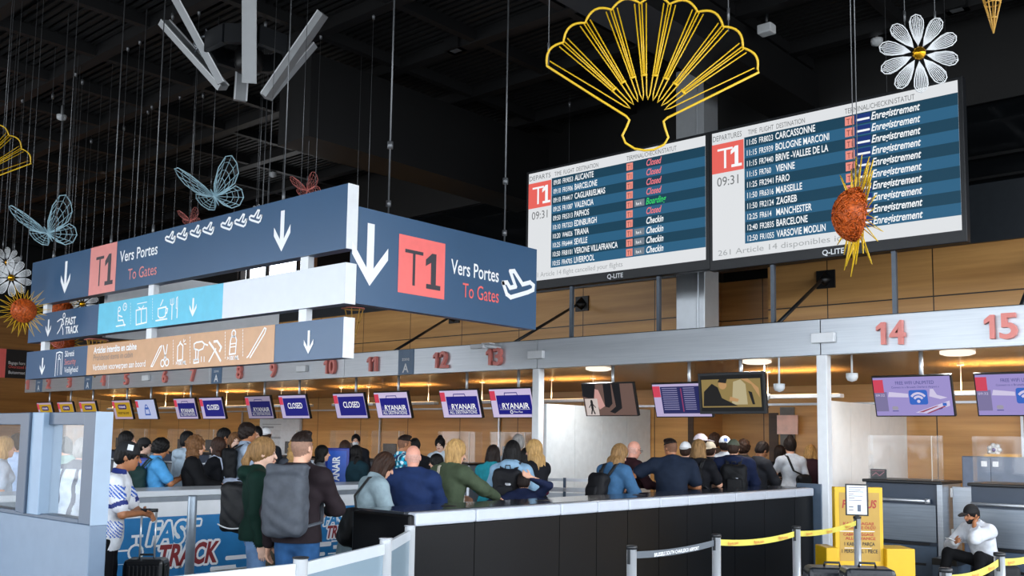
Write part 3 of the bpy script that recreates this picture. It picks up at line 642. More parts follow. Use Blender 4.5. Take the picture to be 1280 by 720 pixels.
# two televisions with pictures
def d_photo_legs(t, pl, w_, L):
    m = MB(); pl.rect(m, 0, 0, w_, L, .003); build('screen', m, E_('#7a5f56', .7), t)
    m = MB(); pl.poly(m, [(0, L), (.28, L), (.24, .3), (.1, .3), (0, .33)], .005); pl.poly(m, [(.44, L), (.6, L), (.58, .2), (.5, .13), (.42, .15)], .005); pl.poly(m, [(.62, L), (.78, L), (.76, .12), (.6, .03), (.5, .06), (.64, .15)], .005); build('dark_figures', m, E_('#14131a', .5), t)
    m = MB(); pl.poly(m, [(.26, L-.08), (.33, L-.1), (.42, .16), (.3, .1), (.22, .3)], .006); build('pink_cloth', m, E_('#d9a49c', .8), t)
    m = MB(); pl.rect(m, .02, .0, .28, .29, .007); build('white_card', m, E_('#d6c9c4', .85), t)
    m = MB(); pl.disc(m, .155, .25, .022, .009); pl.stroke(m, [(.155, .23), (.155, .13)], .05, .009); pl.stroke(m, [(.155, .13), (.12, .03)], .025, .0095); pl.stroke(m, [(.155, .13), (.19, .03)], .025, .0095); pl.stroke(m, [(.15, .21), (.09, .14)], .016, .0095); pl.stroke(m, [(.16, .21), (.22, .14)], .016, .0095); build('figure_mark', m, E_('#1e1c20', .5), t)
def d_photo_kiss(t, pl, w_, L):
    m = MB(); pl.rect(m, 0, 0, w_, L, .003); build('screen', m, E_('#0c0b0a', .5), t)
    m = MB(); pl.rect(m, .02, .06, w_-.03, L-.06, .005); build('picture', m, E_('#a58d52', .7), t)
    m = MB(); pl.poly(m, [(.52, .1), (.78, .1), (.76, .4), (.68, L-.07), (.56, .44)], .007); build('pale_dress', m, E_('#cdbf96', .75), t)
    m = MB(); pl.poly(m, [(.68, L-.06), (.8, L-.06), (.98, .2), (.97, .34)], .008); pl.disc(m, .38, .4, .07, .008); pl.poly(m, [(.48, .16), (.62, .14), (.64, .18), (.5, .22)], .009); build('skin_tones', m, E_('#cfa06a', .75), t)
    m = MB(); pl.poly(m, [(.04, .08), (.06, .3), (.2, .42), (.3, .36), (.36, .2), (.62, .08)], .010); pl.poly(m, [(.3, .44), (.33, L-.06), (.46, L-.06), (.44, .42)], .010); pl.poly(m, [(.8, .3), (.86, .28), (.9, .1), (.86, .1)], .010); build('dark_suit', m, E_('#17130f', .5), t)
screen(float(onY(727, 495, 13.2)[0]), 'television showing a picture of dark shoes and legs', d_photo_legs, w_=1.035, z0=2.175, z1=2.69, pole_dx=.03)
screen(float(onY(875, 495, 13.05)[0]), 'wide black television showing a couple embracing', d_photo_kiss, w_=1.03, z0=2.216, z1=2.755, Y=13.05, bez=.04, tilt=.06)

# ================================================================== check-in counters
NAVY = mat('#2c3a4c', .35, vary=.04); NAVY2 = mat('#4a5a6c', .35, vary=.04)
STEELD = streak_mat('dark_steel', '737c86', '868f98', (2, 2, 40), .36, metal=.6)
def counter(x0, label):
    t = thing('check_in_counter', label, 'counter', (x0+.5, 13.6, 0), group='check-in counters')
    def P(nm, mm, *b, bev=.004, par=t):
        m = MB(); m.box(*b); return build(nm, m, mm, par, bevel=bev)
    P('body', NAVY, x0+.02, x0+.96, 13.24, 13.95, .04, 1.25)
    P('side_post', STEEL, x0+.96, x0+1.03, 13.2, 13.95, 0, 1.25)
    P('worktop', BLACK, x0, x0+1.04, 13.15, 14.0, 1.25, 1.29, bev=.01)
    P('front_panel', STEELD, x0+.04, x0+.94, 13.2, 13.24, .5, .98)
    m = MB(); m.tube([(x0+.03, 13.18, 1.03), (x0+.88, 13.18, 1.03)], .02, 8); m.lathe((x0+.85, 13.18, 1.03), [(.035, -.03), (.035, .03)], 10); build('hand_rail', m, ALU, t)
    P('lower_panel', NAVY2, x0+.04, x0+.94, 13.21, 13.24, .06, .45)
    m = MB(); m.box(x0+.1, x0+.85, 13.195, 13.21, .46, .49); m.box(x0+.3, x0+.8, 13.195, 13.21, .2, .23); build('slot', m, BLACK, t)
    s = P('acrylic_shield', PLEXI, x0+.02, x0+.86, 13.36, 13.37, 1.29, 1.88, bev=0)
    m = MB(); m.box(x0+.86, x0+.87, 13.34, 13.7, 1.29, 1.88); m.box(x0+.02, x0+.03, 13.34, 13.5, 1.29, 1.88); build('side_shield', m, PLEXI, t)
    m = MB(); m.box(x0+.855, x0+.87, 13.352, 13.366, 1.29, 1.88); m.box(x0+.99, x0+1.0, 13.36, 13.37, 1.29, 1.88); m.box(x0+.86, x0+1.0, 13.36, 13.362, 1.29, 1.88); build('shield_edge', m, PLEXI, t)
    m = MB(); m.box(x0+.855, x0+.865, 13.35, 13.36, 1.29, 1.88); build('shield_rim', m, PLEXEDGE, t)
    P('gate_panel', STEEL, x0+1.06, x0+1.34, 13.5, 13.53, .5, 1.22)
    m = MB(); m.box(x0+1.04, x0+1.07, 13.48, 13.5, 1.08, 1.2); m.box(x0+1.04, x0+1.07, 13.48, 13.5, .55, .67); build('hinge', m, WHITE, t)
    P('conveyor', CHAR, x0+1.04, x0+1.34, 12.7, 13.5, .28, .36)
    P('conveyor_side', NAVY2, x0+1.04, x0+1.34, 12.72, 13.4, 0, .28)
    m = MB(); m.box(x0+.1, x0+.5, 13.6, 13.63, 1.34, 1.62); m.box(x0+.27, x0+.33, 13.61, 13.65, 1.29, 1.4); m.box(x0+.2, x0+.4, 13.55, 13.7, 1.29, 1.30); build('monitor', m, BLACK, t)
    return t
c0 = None
for k in (14, 15, 13, 12, 11, 10, 9, 8, 7, 6, 5, 4, 3, 2):
    xx = -5.25 if k == 14 else (-3.9 if k == 15 else NX[k]-.45)
    lb = 'grey check-in counter with acrylic shield under numeral %d' % k
    if c0 is None: c0 = counter(xx, lb); cx0 = xx
    else: dup(c0, (xx+.5, 13.6, 0), label=lb)
for o_ in list(bpy.data.objects):
    if o_.name.startswith('monitor') and o_.parent and ('numeral 14' in o_.parent['label'] or 'numeral 15' in o_.parent['label']): bpy.data.objects.remove(o_)
# countertop display, cupboard with papers, rosette
t = thing('card_display', 'small dark card display on the counter under numeral 14', 'display', onY(1099, 596, 13.5))
P = onY(1099, 598, 13.45); m = MB(); m.box(P[0]-.11, P[0]+.11, 13.42, 13.44, 1.291, 1.42); build('card', m, CHAR, t, bevel=.004)
m = MB(); pl = planeY(0, 13.42); pl.stroke(m, [(P[0]-.08, 1.33), (P[0]-.03, 1.37), (P[0]+.02, 1.33), (P[0]+.08, 1.38)], .012); pl.rect(m, P[0]-.09, 1.395, P[0]+.09, 1.402); build('print', m, mat('#a86a74', .5, vary=0), t)
a = onY(1202, 571, 15.8); b = onY(1285, 571, 15.8)
t = thing('steel_cupboard', 'blue grey two-door cupboard behind the shields under numeral 15', 'cupboard', ((a[0]+b[0])/2, 16.1, 0))
m = MB(); m.box(a[0], b[0], 15.8, 16.3, 0, 1.6); build('body', m, mat('#56657a', .4), t, bevel=.01)
for k in (0, 1):
    xm = onY(1239, 580, 15.8)[0]; x0, x1 = ((a[0]+.02, xm-.005), (xm+.005, b[0]-.02))[k]
    m = MB(); m.box(x0, x1, 15.77, 15.8, .1, 1.58); d = build('door', m, mat('#66748a', .4), t, bevel=.004)
    m = MB(); xs = (xm-.1, xm+.06)[k]
    for zz, hh in ((1.45, .08), (1.08, .14)): m.box(xs-.03, xs+.05, 15.762, 15.77, zz, zz+hh)
    c = build('paper_label', m, WHITE, d)
P = onY(1243, 567, 15.95)
t = thing('rosette', 'small white rosette ornament on top of the cupboard', 'ornament', (P[0], 15.95, 1.6))
m = MB()
for k in range(7): q = 2*math.pi*k/7; m.lathe((P[0]+.07*math.cos(q), 15.95, 1.70+.07*math.sin(q)), [(.001, -.02), (.04, 0), (.001, .02)], 8, ax=((1, 0, 0), (0, 0, 1), (0, 1, 0)))
m.lathe((P[0], 15.95, 1.70), [(.01, -.03), (.06, 0), (.01, .03)], 10, ax=((1, 0, 0), (0, 0, 1), (0, 1, 0))); build('petals', m, WHITE, t)
m = MB(); m.lathe((P[0], 15.915, 1.70), [(.03, 0), (.001, .01)], 10, ax=((1, 0, 0), (0, 0, 1), (0, -1, 0))); build('centre', m, mat('#7a6fb0', .5), t)
m = MB(); P = onY(1255, 568, 16.0); m.box(P[0]-.25, P[0]+.22, 15.9, 16.1, 1.6, 1.64); tag(build('yellow_folder', m, mat('#d8a23a', .5)), 'orange folder lying on the grey blue cupboard', 'folder')

# ================================================================== black desk across the middle
t = thing('service_desk', 'long black service desk with pale grey edge in the middle', 'desk', (-6.15, 9.2, 0))
DY0, DY1 = 5.42, 12.95
m = MB(); m.box(-6.55, -5.87, DY0+.04, DY1-.02, 0, 1.03); build('body', m, mat('#08090b', .4, spec=.25, vary=.05), t)
ys = [5.46, 6.17, 7.34, 7.93, 8.47, 9.06, 9.64, 10.19, 10.73, 11.5, 12.36, 12.93]
for a, b in zip(ys[:-1], ys[1:]):
    m = MB(); m.box(-5.87, -5.85, a+.004, b-.004, .06, 1.03); build('front_panel', m, mat('#0a0c0f', .36, spec=.22, vary=.2, scale=60), t)
    m = MB(); m.box(-5.95, -5.83, a+.002, b-.002, 1.035, 1.145); build('edge_strip', m, mat('#bfc6d0', .3, vary=.02), t, bevel=.02)
m = MB(); m.box(-6.5, -5.93, DY0, DY1, 1.10, 1.15); build('desk_top', m, mat('#2e3238', .12, vary=.04), t, bevel=.006)
m = MB(); m.box(-6.56, -5.84, DY0-.02, DY0+.04, 0, 1.13); build('end_panel', m, mat('#0a0b0d', .4, spec=.25), t, bevel=.02)
m = MB()
for yy in (7.5, 9.2, 6.2): m.lathe((-6.2, yy, 1.15), [(.07, 0), (.07, .003)], 16)
build('cable_port', m, BLACK, t)
m = MB(); m.box(-6.1, -5.75, 12.96, 13.0, 0, 1.2); tag(build('desk_end_post', m, NAVY2), 'grey blue post closing the black desk beside the column', 'post')

# ================================================================== white fast-track counter
XF = -10.5
t = thing('fast_track_counter', 'white counter with blue FAST TRACK graphics', 'counter', (XF-.35, 6, 0))
m = MB(); m.box(XF-.6, XF, 1.2, 9.42, 0, .98); build('body', m, WHITE, t)
m = MB(); m.box(XF-.7, XF+.03, 1.15, 9.46, 1.03, 1.10); build('top', m, mat('#d5dbe0', .25, vary=.02), t, bevel=.01)
m = MB(); m.box(XF-.62, XF+.01, 1.18, 9.44, .97, 1.03); build('grey_band', m, mat('#8d959d', .35, .4), t)
pl = planeX(XF); B = MB(); Wt = MB(); Rd = MB(); Bt = MB(); B2 = MB()
pl.rrect(B, 4.55, .10, 7.15, .80, .06, .003); pl.rect(B, 7.3, .10, 9.40, .82, .003); pl.rrect(B, 2.0, .1, 4.2, .8, .06, .003)
for (u0, v0, u1, v1) in ((4.9, .55, 5.35, .62), (6.75, .68, 7.2, .735), (4.85, .38, 5.25, .43), (6.5, .12, 7.25, .18), (6.7, .24, 7.2, .29), (6.6, .06, 7.1, .1), (8.05, .30, 8.3, .36), (7.6, .18, 8.2, .23), (9.0, .3, 9.4, .35), (7.4, .7, 7.9, .75), (6.55, .1, 7.3, .13)):
    pl.rrect(Wt, u0, v0, u1, v1, .02, .006)
for (u0, v0, u1, v1) in ((6.9, .33, 7.3, .39), (6.85, .14, 7.25, .2)): pl.rrect(B, u0, v0, u1, v1, .025, .007)
pl.stroke(Wt, [(8.35, .28), (8.7, .28)], .05, .006); pl.poly(Wt, [(8.66, .38), (8.85, .28), (8.66, .18), (8.72, .28)], .006); pl.rect(Wt, 8.3, .35, 8.4, .37, .006); pl.rect(Wt, 8.25, .19, 8.4, .21, .006)
for (txt, u, v, h, wd, mb) in (('FAST', 5.68, .50, .23, .62, Bt), ('TRACK', 5.80, .24, .23, .78, Rd), ('FAST', 8.16, .58, .15, .42, Bt), ('TRACK', 8.2, .41, .15, .48, Rd)):
    outlined(pl, mb, Wt, txt, u, v, h, .028 if h > .2 else .02, .008, width=wd, bold=.035, shear=.18)
for u, v, r in ((5.55, .42, .085), (5.1, .16, .1)): pl.circ(Wt, u, v, r, .025, .008)
pl.stroke(Wt, [(5.55, .52), (5.55, .60), (5.5, .60), (5.62, .60)], .03, .008); pl.stroke(Wt, [(5.3, .45), (5.45, .45)], .02, .008)
pl.poly(Rd, [(7.02, .52-.27), (7.16, .30), (7.1, .17)], .012); pl.rect(Wt, 4.9, .30, 5.9, .305, .007)
build('blue_graphic', B, mat('#2479b4', .4, vary=.03), t); build('white_graphic', Wt, mat('#eef3f6', .4, vary=0), t)
build('blue_lettering', Bt, mat('#2b86c2', .4, vary=0), t); build('brown_lettering', Rd, mat('#8a2f33', .4, vary=0), t)
# blue airline bag sizers behind it
for i, (xp, yp, d) in enumerate(((423, 560, 14.7), (177, 572, 13.2))):
    P = at(xp, yp, d); t = thing('bag_sizer', ['tall blue airline bag sizer behind the white counter', 'blue airline bag sizer behind the man in the cap'][i], 'bag sizer', (P[0], P[1], 0))
    ang = math.radians(40); c, s = math.cos(ang), math.sin(ang); U = np.array([c, s, 0]); N = np.array([s, -c, 0]); hw = .19 if i == 0 else .16
    m = MB(); m.obox((P[0], P[1], P[2]/2), (U, (-s, c, 0), (0, 0, 1)), hw, .12, P[2]/2); build('body', m, mat('#1c2f8c', .35), t, bevel=.01)
    pl = Pl(np.array([P[0], P[1], 0])+N*.12-U*hw, U, (0, 0, 1))
    m = MB(); pl.rect(m, .06, .1, 2*hw-.04, P[2]-.04, .003); build('front_panel', m, mat('#1f55b8', .4), t)
    m = MB(); pl.text(m, 'RYANAIR', .24, P[2]-.62, .105, width=.5, bold=.03, rot=math.pi/2, d=.006); build('lettering', m, TXTW, t)
# low white gate by the white partition
t = thing('low_gate', 'low white gate panels in front of the white partition wall', 'gate', (-10.0, 12.6, 0))
m = MB(); a = at(676, 612, 14.3); b = at(768, 612, 14.1)
v = (b-a); v[2] = 0; Lg = np.linalg.norm(v); U = v/Lg; N = np.array([U[1], -U[0], 0]); pl = Pl((a[0], a[1], 0), U, (0, 0, 1))
m = MB(); m.obox(pl.p(Lg/2, .5, 0), (U, N, (0, 0, 1)), Lg/2, .02, .48); build('panel', m, mat('#d6dde4', .35, vary=.02), t)
m = MB(); m.obox(pl.p(Lg/2, 1.03, 0), (U, N, (0, 0, 1)), Lg/2, .05, .03); m.obox(pl.p(Lg/2, 1.17, 0), (U, N, (0, 0, 1)), Lg/2, .015, .02); build('rail', m, ALU, t)
m = MB()
for q in (.02, .33*Lg, Lg-.02): m.obox(pl.p(q, .6, .03), (U, N, (0, 0, 1)), .02, .02, .6)
build('post', m, NAVY2, t)

# ================================================================== grey glazed booth at the left edge
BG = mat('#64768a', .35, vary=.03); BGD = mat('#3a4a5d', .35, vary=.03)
t = thing('glazed_booth', 'grey blue glazed booth at the lower left corner', 'booth', (-6.8, 3, 0))
BX1 = -6.07
BD = float(onX(142, 515, BX1)[1])
m = MB(); m.box(-9.2, BX1, 2.9, BD, 0, 1.17); build('lower_panel', m, BG, t, bevel=.006)
m = MB(); m.box(-9.2, BX1-.17, 2.92, 2.99, 1.80, 1.885); build('top_rail', m, BGD, t, bevel=.004)
m = MB(); m.box(-9.2, BX1-.17, 2.9, 3.0, 1.17, 1.20); build('sill_rail', m, BGD, t, bevel=.004)
m = MB(); m.box(BX1-.17, BX1-.008, 2.9, BD, 1.17, 1.885); build('corner_post', m, BGD, t, bevel=.006)
m = MB(); m.box(BX1-.008, BX1, 2.9, BD, 1.17, 1.885); build('lit_side_face', m, mat('#8c9fb2', .35, vary=.02), t)  # paler tone: light falling on this side is put into the colour
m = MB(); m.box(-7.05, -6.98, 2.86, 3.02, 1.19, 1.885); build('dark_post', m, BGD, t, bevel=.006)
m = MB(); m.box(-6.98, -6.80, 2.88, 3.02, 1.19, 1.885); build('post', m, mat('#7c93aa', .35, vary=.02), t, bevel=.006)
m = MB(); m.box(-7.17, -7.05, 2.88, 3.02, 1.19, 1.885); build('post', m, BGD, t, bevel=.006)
m = MB(); m.box(-6.80, BX1-.17, 2.95, 2.96, 1.2, 1.80); build('glass_pane', m, GLASS, t)
m = MB(); m.box(-9.2, -7.17, 2.95, 2.96, 1.2, 1.80); build('glass_pane', m, GLASS, t)

# ================================================================== frosted glass barrier in the foreground
FROST = glass_mat('frosted_panel', '#93aab8', .62, .3)
t = thing('glass_barrier', 'frosted glass barrier with white posts in the foreground', 'barrier', (-5.3, 4.2, 0))
BH = 1.08; pts = [(-5.52, 5.11), (-4.93, 4.35), (-4.46, 3.32), (-4.45, 1.96)]
for i, (xx, yy) in enumerate(pts):
    m = MB(); m.lathe((xx, yy, 0), [(.10, 0), (.10, .01), (.042, .012), (.04, BH), (.0, BH)], 14); p = build('post', m, mat('#dfe4e8', .25, .4, vary=0), t)
    m = MB(); m.lathe((xx, yy, BH), [(.045, 0), (.045, .008), (.0, .008)], 14); build('post_cap', m, CHAR if i == 2 else ALU, p)
for (a, b) in zip(pts[:-1], pts[1:]):
    a = np.array([*a, 0]); b = np.array([*b, 0]); v = b-a; Lg = np.linalg.norm(v); U = v/Lg; N = np.array([U[1], -U[0], 0]); c = (a+b)/2
    m = MB(); m.obox(c+np.array([0, 0, .55]), (U, N, (0, 0, 1)), Lg/2-.05, .006, .44); build('glass_panel', m, FROST, t)
    m = MB(); m.obox(c+np.array([0, 0, 1.02]), (U, N, (0, 0, 1)), Lg/2-.04, .012, .035); build('top_rail', m, mat('#c5ccd2', .4, vary=.02), t)

# ================================================================== belt posts
CHROME = mat('#c3c8cd', .28, .55, vary=0)
YB_ = mat('#cfc452', .5, vary=.03); GB_ = mat('#5a626a', .5, vary=.03)
def stanchion(x, y, label, h=1.0):
    t = thing('belt_post', label, 'belt post', (x, y, 0), group='belt posts')
    m = MB(); m.lathe((x, y, 0), [(.17, 0), (.17, .015), (.04, .04), (.036, .05), (.036, h-.025), (.0, h-.025)], 16); build('pole', m, CHROME, t)
    m = MB(); m.lathe((x, y, h-.025), [(.041, 0), (.041, .02), (.036, .025), (.0, .025)], 14); m.box(x-.012, x+.012, y-.039, y+.039, h-.13, h-.02); build('head', m, CHAR, t)
    return t
SP = [(-4.06, 5.93), (-4.10, 7.21), (-4.0, 8.48), (-4.13, 10.2), (-2.05, 7.6), (-2.03, 6.37), (-2.0, 8.9)]
SL = ['chrome belt post in front of the black desk, start of the grey belt', 'chrome belt post where the grey belt meets the yellow belt', 'chrome belt post on the yellow belt left of the yellow stand', 'chrome belt post carrying the framed notice', 'chrome belt post in front of the seated man', 'short-looking chrome belt post at the bottom right, left of the seated man', 'chrome belt post at the right picture edge']
for (x, y), lb in zip(SP, SL): stanchion(x, y, lb)
def belt(i, j, mm, label, txt, tm, n, sag=.03):
    a, b = SP[i], SP[j]; t = thing('barrier_belt', label, 'belt', ((a[0]+b[0])/2, (a[1]+b[1])/2, .9), group='barrier belts')
    A = np.array([*a, .93]); B_ = np.array([*b, .93]); d = B_-A; Lg = np.linalg.norm(d); U = d/Lg; A = A+U*.038; B_ = B_-U*.038
    m = MB(); N = np.array([U[1], -U[0], 0])
    q = []
    for k in range(13):
        s = k/12; p = A+(B_-A)*s; p[2] -= sag*4*s*(1-s); q.append(p)
    for k in range(12): m.add([q[k]+[0, 0, -.025], q[k+1]+[0, 0, -.025], q[k+1]+[0, 0, .025], q[k]+[0, 0, .025]], [(0, 1, 2, 3)])
    o = build('webbing', m, mm, t); s = o.modifiers.new('thick', 'SOLIDIFY'); s.thickness = .002
    m = MB(); Lc = np.linalg.norm(B_-A)
    side = N if N@(_O-A) > 0 else -N; Ux = np.cross((0, 0, 1), side)
    for k in range(n):
        s = (k+.5)/n; c = A+(B_-A)*s; c[2] -= sag*4*s*(1-s)
        pl = Pl(c, Ux, (0, 0, 1)); pl.N = side; pl.text(m, txt, 0, -.014, .026, align='c', bold=.02, d=.006)
    build('lettering', m, tm, t)
RDT = mat('#c8763a', .5, vary=0)
belt(0, 1, GB_, 'grey barrier belt with white airport lettering', 'BRUSSELS SOUTH CHARLEROI AIRPORT', TXTW, 1, sag=.02)
belt(1, 2, YB_, 'yellow barrier belt in front of the black desk', 'flypgs.com', RDT, 3)
belt(2, 3, YB_, 'yellow barrier belt running to the framed notice', 'flypgs.com', RDT, 3)
belt(4, 5, YB_, 'yellow barrier belt below the seated man', 'flypgs.com', RDT, 3)
belt(4, 6, YB_, 'yellow barrier belt at the right edge beside the seated man', 'flypgs.com', RDT, 3)
# free-standing grey posts by the fast track counter
for i, (xp, yp, d) in enumerate(((241, 619, 10.6), (348, 640, 11.5))):
    P = at(xp, yp, d); m = MB(); m.lathe((P[0], P[1], 0), [(.12, 0), (.12, .01), (.05, .015), (.05, P[2]-.02), (.045, P[2]), (.0, P[2])], 16)
    tag(build('guide_post', m, mat('#8d9aa6', .35, .5)), ['grey metal guide post in front of the left FAST TRACK lettering', 'grey metal guide post between the two people with backpacks'][i], 'post')
# framed notice on the fourth post
t = thing('framed_notice', 'black framed paper notice on top of a belt post', 'notice', (-4.13, 10.2, 1.0))
x, y = -4.13, 10.2; fw = _O-np.array([x, y, 1.2]); fw[2] = 0; fw /= np.linalg.norm(fw); U = np.cross((0, 0, 1), fw)
pl = Pl(np.array([x, y, 1.0])-U*.11+fw*.03, U, (0, 0, 1))
m = MB(); m.obox(pl.p(.11, .17, -.012), (pl.U, pl.V, pl.N), .115, .165, .012); m.obox(pl.p(.11, .0, -.015), (pl.U, pl.V, pl.N), .02, .03, .012); build('frame', m, CHAR, t, bevel=.004)
m = MB(); pl.rect(m, .012, .02, .208, .32, .002); build('paper', m, WHITE, t)
m = MB()
for k, wd in enumerate((.16, .12, .15, .05, .14, .06, .13)): pl.rect(m, .03, .295-k*.022, .03+wd, .301-k*.022, .004)
pl.rect(m, .03, .06, .075, .068, .004); pl.rect(m, .03, .09, .075, .1, .004); pl.rect(m, .115, .05, .15, .12, .004); build('print', m, mat('#5b6478', .5, vary=0), t)

# ================================================================== yellow bag-size stand
P0 = at(1043, 605, 11.0); P1 = at(1103, 608.5, 11.0); P0[2] = P1[2] = 0
v = P1-P0; Lg = np.linalg.norm(v); U = v/Lg; pl = Pl(P0, U, (0, 0, 1)); YEL = mat('#dcb010', .4, vary=.02); YEL2 = mat('#b8923a', .45, vary=.03)
t = thing('size_stand', 'yellow cabin bag size stand with red and black lettering', 'stand', tuple(pl.p(Lg/2, 0)))
HY = 1.27
m = MB(); m.obox(pl.p(Lg/2, HY/2, -.05), (pl.U, pl.V, pl.N), Lg/2, HY/2, .05); build('upright', m, YEL, t, bevel=.006)
m = MB(); pl.rect(m, .05, .45, Lg-.04, HY-.06, .003); build('panel', m, YEL2, t)
m = MB(); m.obox(pl.p(Lg+.16, .3, -.12), (pl.U, pl.V, pl.N), .16, .3, .2); m.obox(pl.p(-.06, .3, -.12), (pl.U, pl.V, pl.N), .07, .3, .2); build('side_bin', m, YEL, t, bevel=.01)
R = MB(); D = MB(); Wt = MB()
pl.text(R, 'PEGASUS', .08, 1.04, .085, width=Lg-.16, bold=.03, shear=.15, d=.006)
for k, s in enumerate(('KABIN BAGAJI', 'ÜCRETSİZ ÖLÇÜ', 'CABIN BAGGAGE', 'ALLOWANCE')): pl.text(R, s.replace('İ', 'I'), .09+.02*(k % 2), .85-.045*k-(.03 if k > 1 else 0), .03, width=Lg-.2, bold=.02, d=.006)
pl.text(D, '1 KABIN 1 PARÇA', .1, .62, .038, width=Lg-.2, bold=.02, d=.006); pl.text(D, '1 PERSONAL 1 PIECE', .07, .54, .038, width=Lg-.14, bold=.02, d=.006)
pl.rect(Wt, .05, .775, Lg-.1, .782, .006); pl.rect(Wt, .1, .59, Lg-.14, .595, .006); pl.rrect(Wt, .2, .08, .38, .4, .02, .006)
build('red_lettering', R, mat('#a8321e', .5, vary=0), t); build('dark_lettering', D, mat('#2a2416', .5, vary=0), t); build('white_marks', Wt, WHITE, t)

# ================================================================== suitcases
def suitcase(P, rot, label, w_, d_, h_, mm, handle=0., ribs=8):
    t = thing('suitcase', label, 'suitcase', (P[0], P[1], 0), rot)
    def B(nm, mb, mt, bev=0.): return build(nm, mb, mt, t, bevel=bev, world=False)
    m = MB(); m.box(-w_/2, w_/2, -d_/2, d_/2, .05, h_); B('shell', m, mm, .035)
    m = MB()
    for k in range(ribs):
        x = -w_/2+.05+(w_-.1)*k/(ribs-1)
        for s in (-1, 1): m.box(x-.011, x+.011, s*d_/2-.008, s*d_/2+.008, .1, h_-.05)
    for k in range(4):
        y = -d_/2+.05+(d_-.1)*k/3
        for s in (-1, 1): m.box(s*w_/2-.008, s*w_/2+.008, y-.012, y+.012, .1, h_-.05)
    B('rib', m, mm, .004)
    for sx_ in (-1, 1):
        for sy_ in (-1, 1):
            m = MB(); m.lathe((sx_*(w_/2-.05), sy_*(d_/2-.05), .03), [(.03, -.012), (.03, .012)], 12, ax=((0, 0, 1), (0, 1, 0), (1, 0, 0))); B('wheel', m, BLACK)
    m = MB(); m.tube([(-.06, 0, h_), (-.055, 0, h_+.03), (.055, 0, h_+.03), (.06, 0, h_)], .01, 6); B('carry_handle', m, CHAR)
    if handle:
        m = MB()
        for s in (-1, 1): m.tube([(s*.06, 0, h_-.02), (s*.06, 0, h_+handle)], .009, 8)
        B('handle_tube', m, ALU)
        m = MB(); m.tube([(-.07, 0, h_+handle), (.07, 0, h_+handle)], .016, 8); B('handle_grip', m, CHAR)
    return t
PS = at(184, 690, 8.25)
suitcase(PS, math.radians(48), 'black ribbed suitcase held by the man in the cap', .33, .24, .70, mat('#0c0d10', .3, vary=.04), handle=.40)
PS2 = at(1040, 708, 7.6); suitcase(PS2, math.radians(35), 'dark suitcase at the bottom in front of the yellow stand, left one', .40, .26, PS2[2], mat('#1b2027', .3))
PS3 = at(1084, 709, 7.2); suitcase(PS3, math.radians(35), 'dark ribbed suitcase at the bottom in front of the yellow stand, right one', .36, .26, PS3[2], mat('#20242a', .3), ribs=10)

# ================================================================== ceiling lamp cluster, downlights
t = thing('ceiling_lamp_cluster', 'cluster of slanted white bar lamps round a black octagonal ring', 'lamp', at(312, 60, 14.8))
C0 = at(312, 62, 14.9)
m = MB(); pr = []
for k in range(9):
    q = 2*math.pi*k/8+.39; pr.append((C0[0]+.62*math.cos(q), C0[1]+.62*math.sin(q)))
for k in range(8):
    a, b = np.array([*pr[k], C0[2]]), np.array([*pr[k+1], C0[2]]); U = (b-a)/np.linalg.norm(b-a); N = np.cross(U, (0, 0, 1)); m.obox((a+b)/2, (U, N, (0, 0, 1)), np.linalg.norm(b-a)/2, .05, .14)
m.box(C0[0]-.05, C0[0]+.05, C0[1]-.05, C0[1]+.05, C0[2]-.1, ZC+.2); m.box(C0[0]-.62, C0[0]+.62, C0[1]-.04, C0[1]+.04, C0[2]-.06, C0[2]+.06); build('ring', m, CHAR, t)
m = MB(); m.lathe((C0[0], C0[1], C0[2]-.35), [(.18, 0), (.22, .1), (.22, .3), (.1, .35)], 16); build('drum', m, BLACK, t)
for (xa, ya, xb, yb, da, db) in ((205, 28, 279, 110, 15.5, 15.3), (216, -6, 276, 104, 14.5, 14.9), (311.5, -14, 311.5, 104, 14.0, 14.3), (404, 17, 333, 120, 14.6, 14.9), (390, 55, 333, 122, 15.7, 15.4), (303, 82, 300, 126, 15.6, 15.6)):
    a, b = at(xa, ya, da), at(xb, yb, db); W_ = (b-a); Lb = np.linalg.norm(W_); W_ /= Lb
    o = (a+b)/2-C0; o -= W_*(o@W_); o /= np.linalg.norm(o); S = np.cross(W_, o)
    m = MB(); m.obox((a+b)/2, (S, o, W_), .10, .05, Lb/2); bar = build('bar_housing', m, mat('#9fa3a6', .4, .3, vary=.02), t)
    m = MB()
    for q in (-1, 1): m.obox((a+b)/2+S*.092*q-o*.055, (S, o, W_), .012, .008, Lb/2)
    c = build('bar_edge', m, WHITE, bar)
    if ya < 60:
        p = (a+b)/2-o*.05; m = MB(); m.tube([p, p-o*.14], .02, 6); m.lathe(p-o*.14, [(.09, -.01), (.09, .01)], 12, ax=(S, W_, o)); build('bracket', m, STEEL, t)
for i, (xp, yp) in enumerate(((570, 60), (404, 118), (130, 214), (1196, 9))):
    P = onZ(xp, yp, ZC+.05); m = MB(); m.box(P[0]-.17, P[0]+.17, P[1]-.13, P[1]+.13, ZC+.0, ZC+.25)
    tt = thing('recessed_downlight', ['square ceiling downlight left of the yellow shell', 'square ceiling downlight right of the lamp cluster', 'square ceiling downlight above the left butterfly', 'square ceiling downlight above the right daisy'][i], 'lamp', (P[0], P[1], ZC))
    build('housing', m, BLACK, tt); m = MB(); m.box(P[0]-.09, P[0]+.09, P[1]-.06, P[1]+.06, ZC-.005, ZC); build('lens', m, mat('#5a5d60', .3), tt)
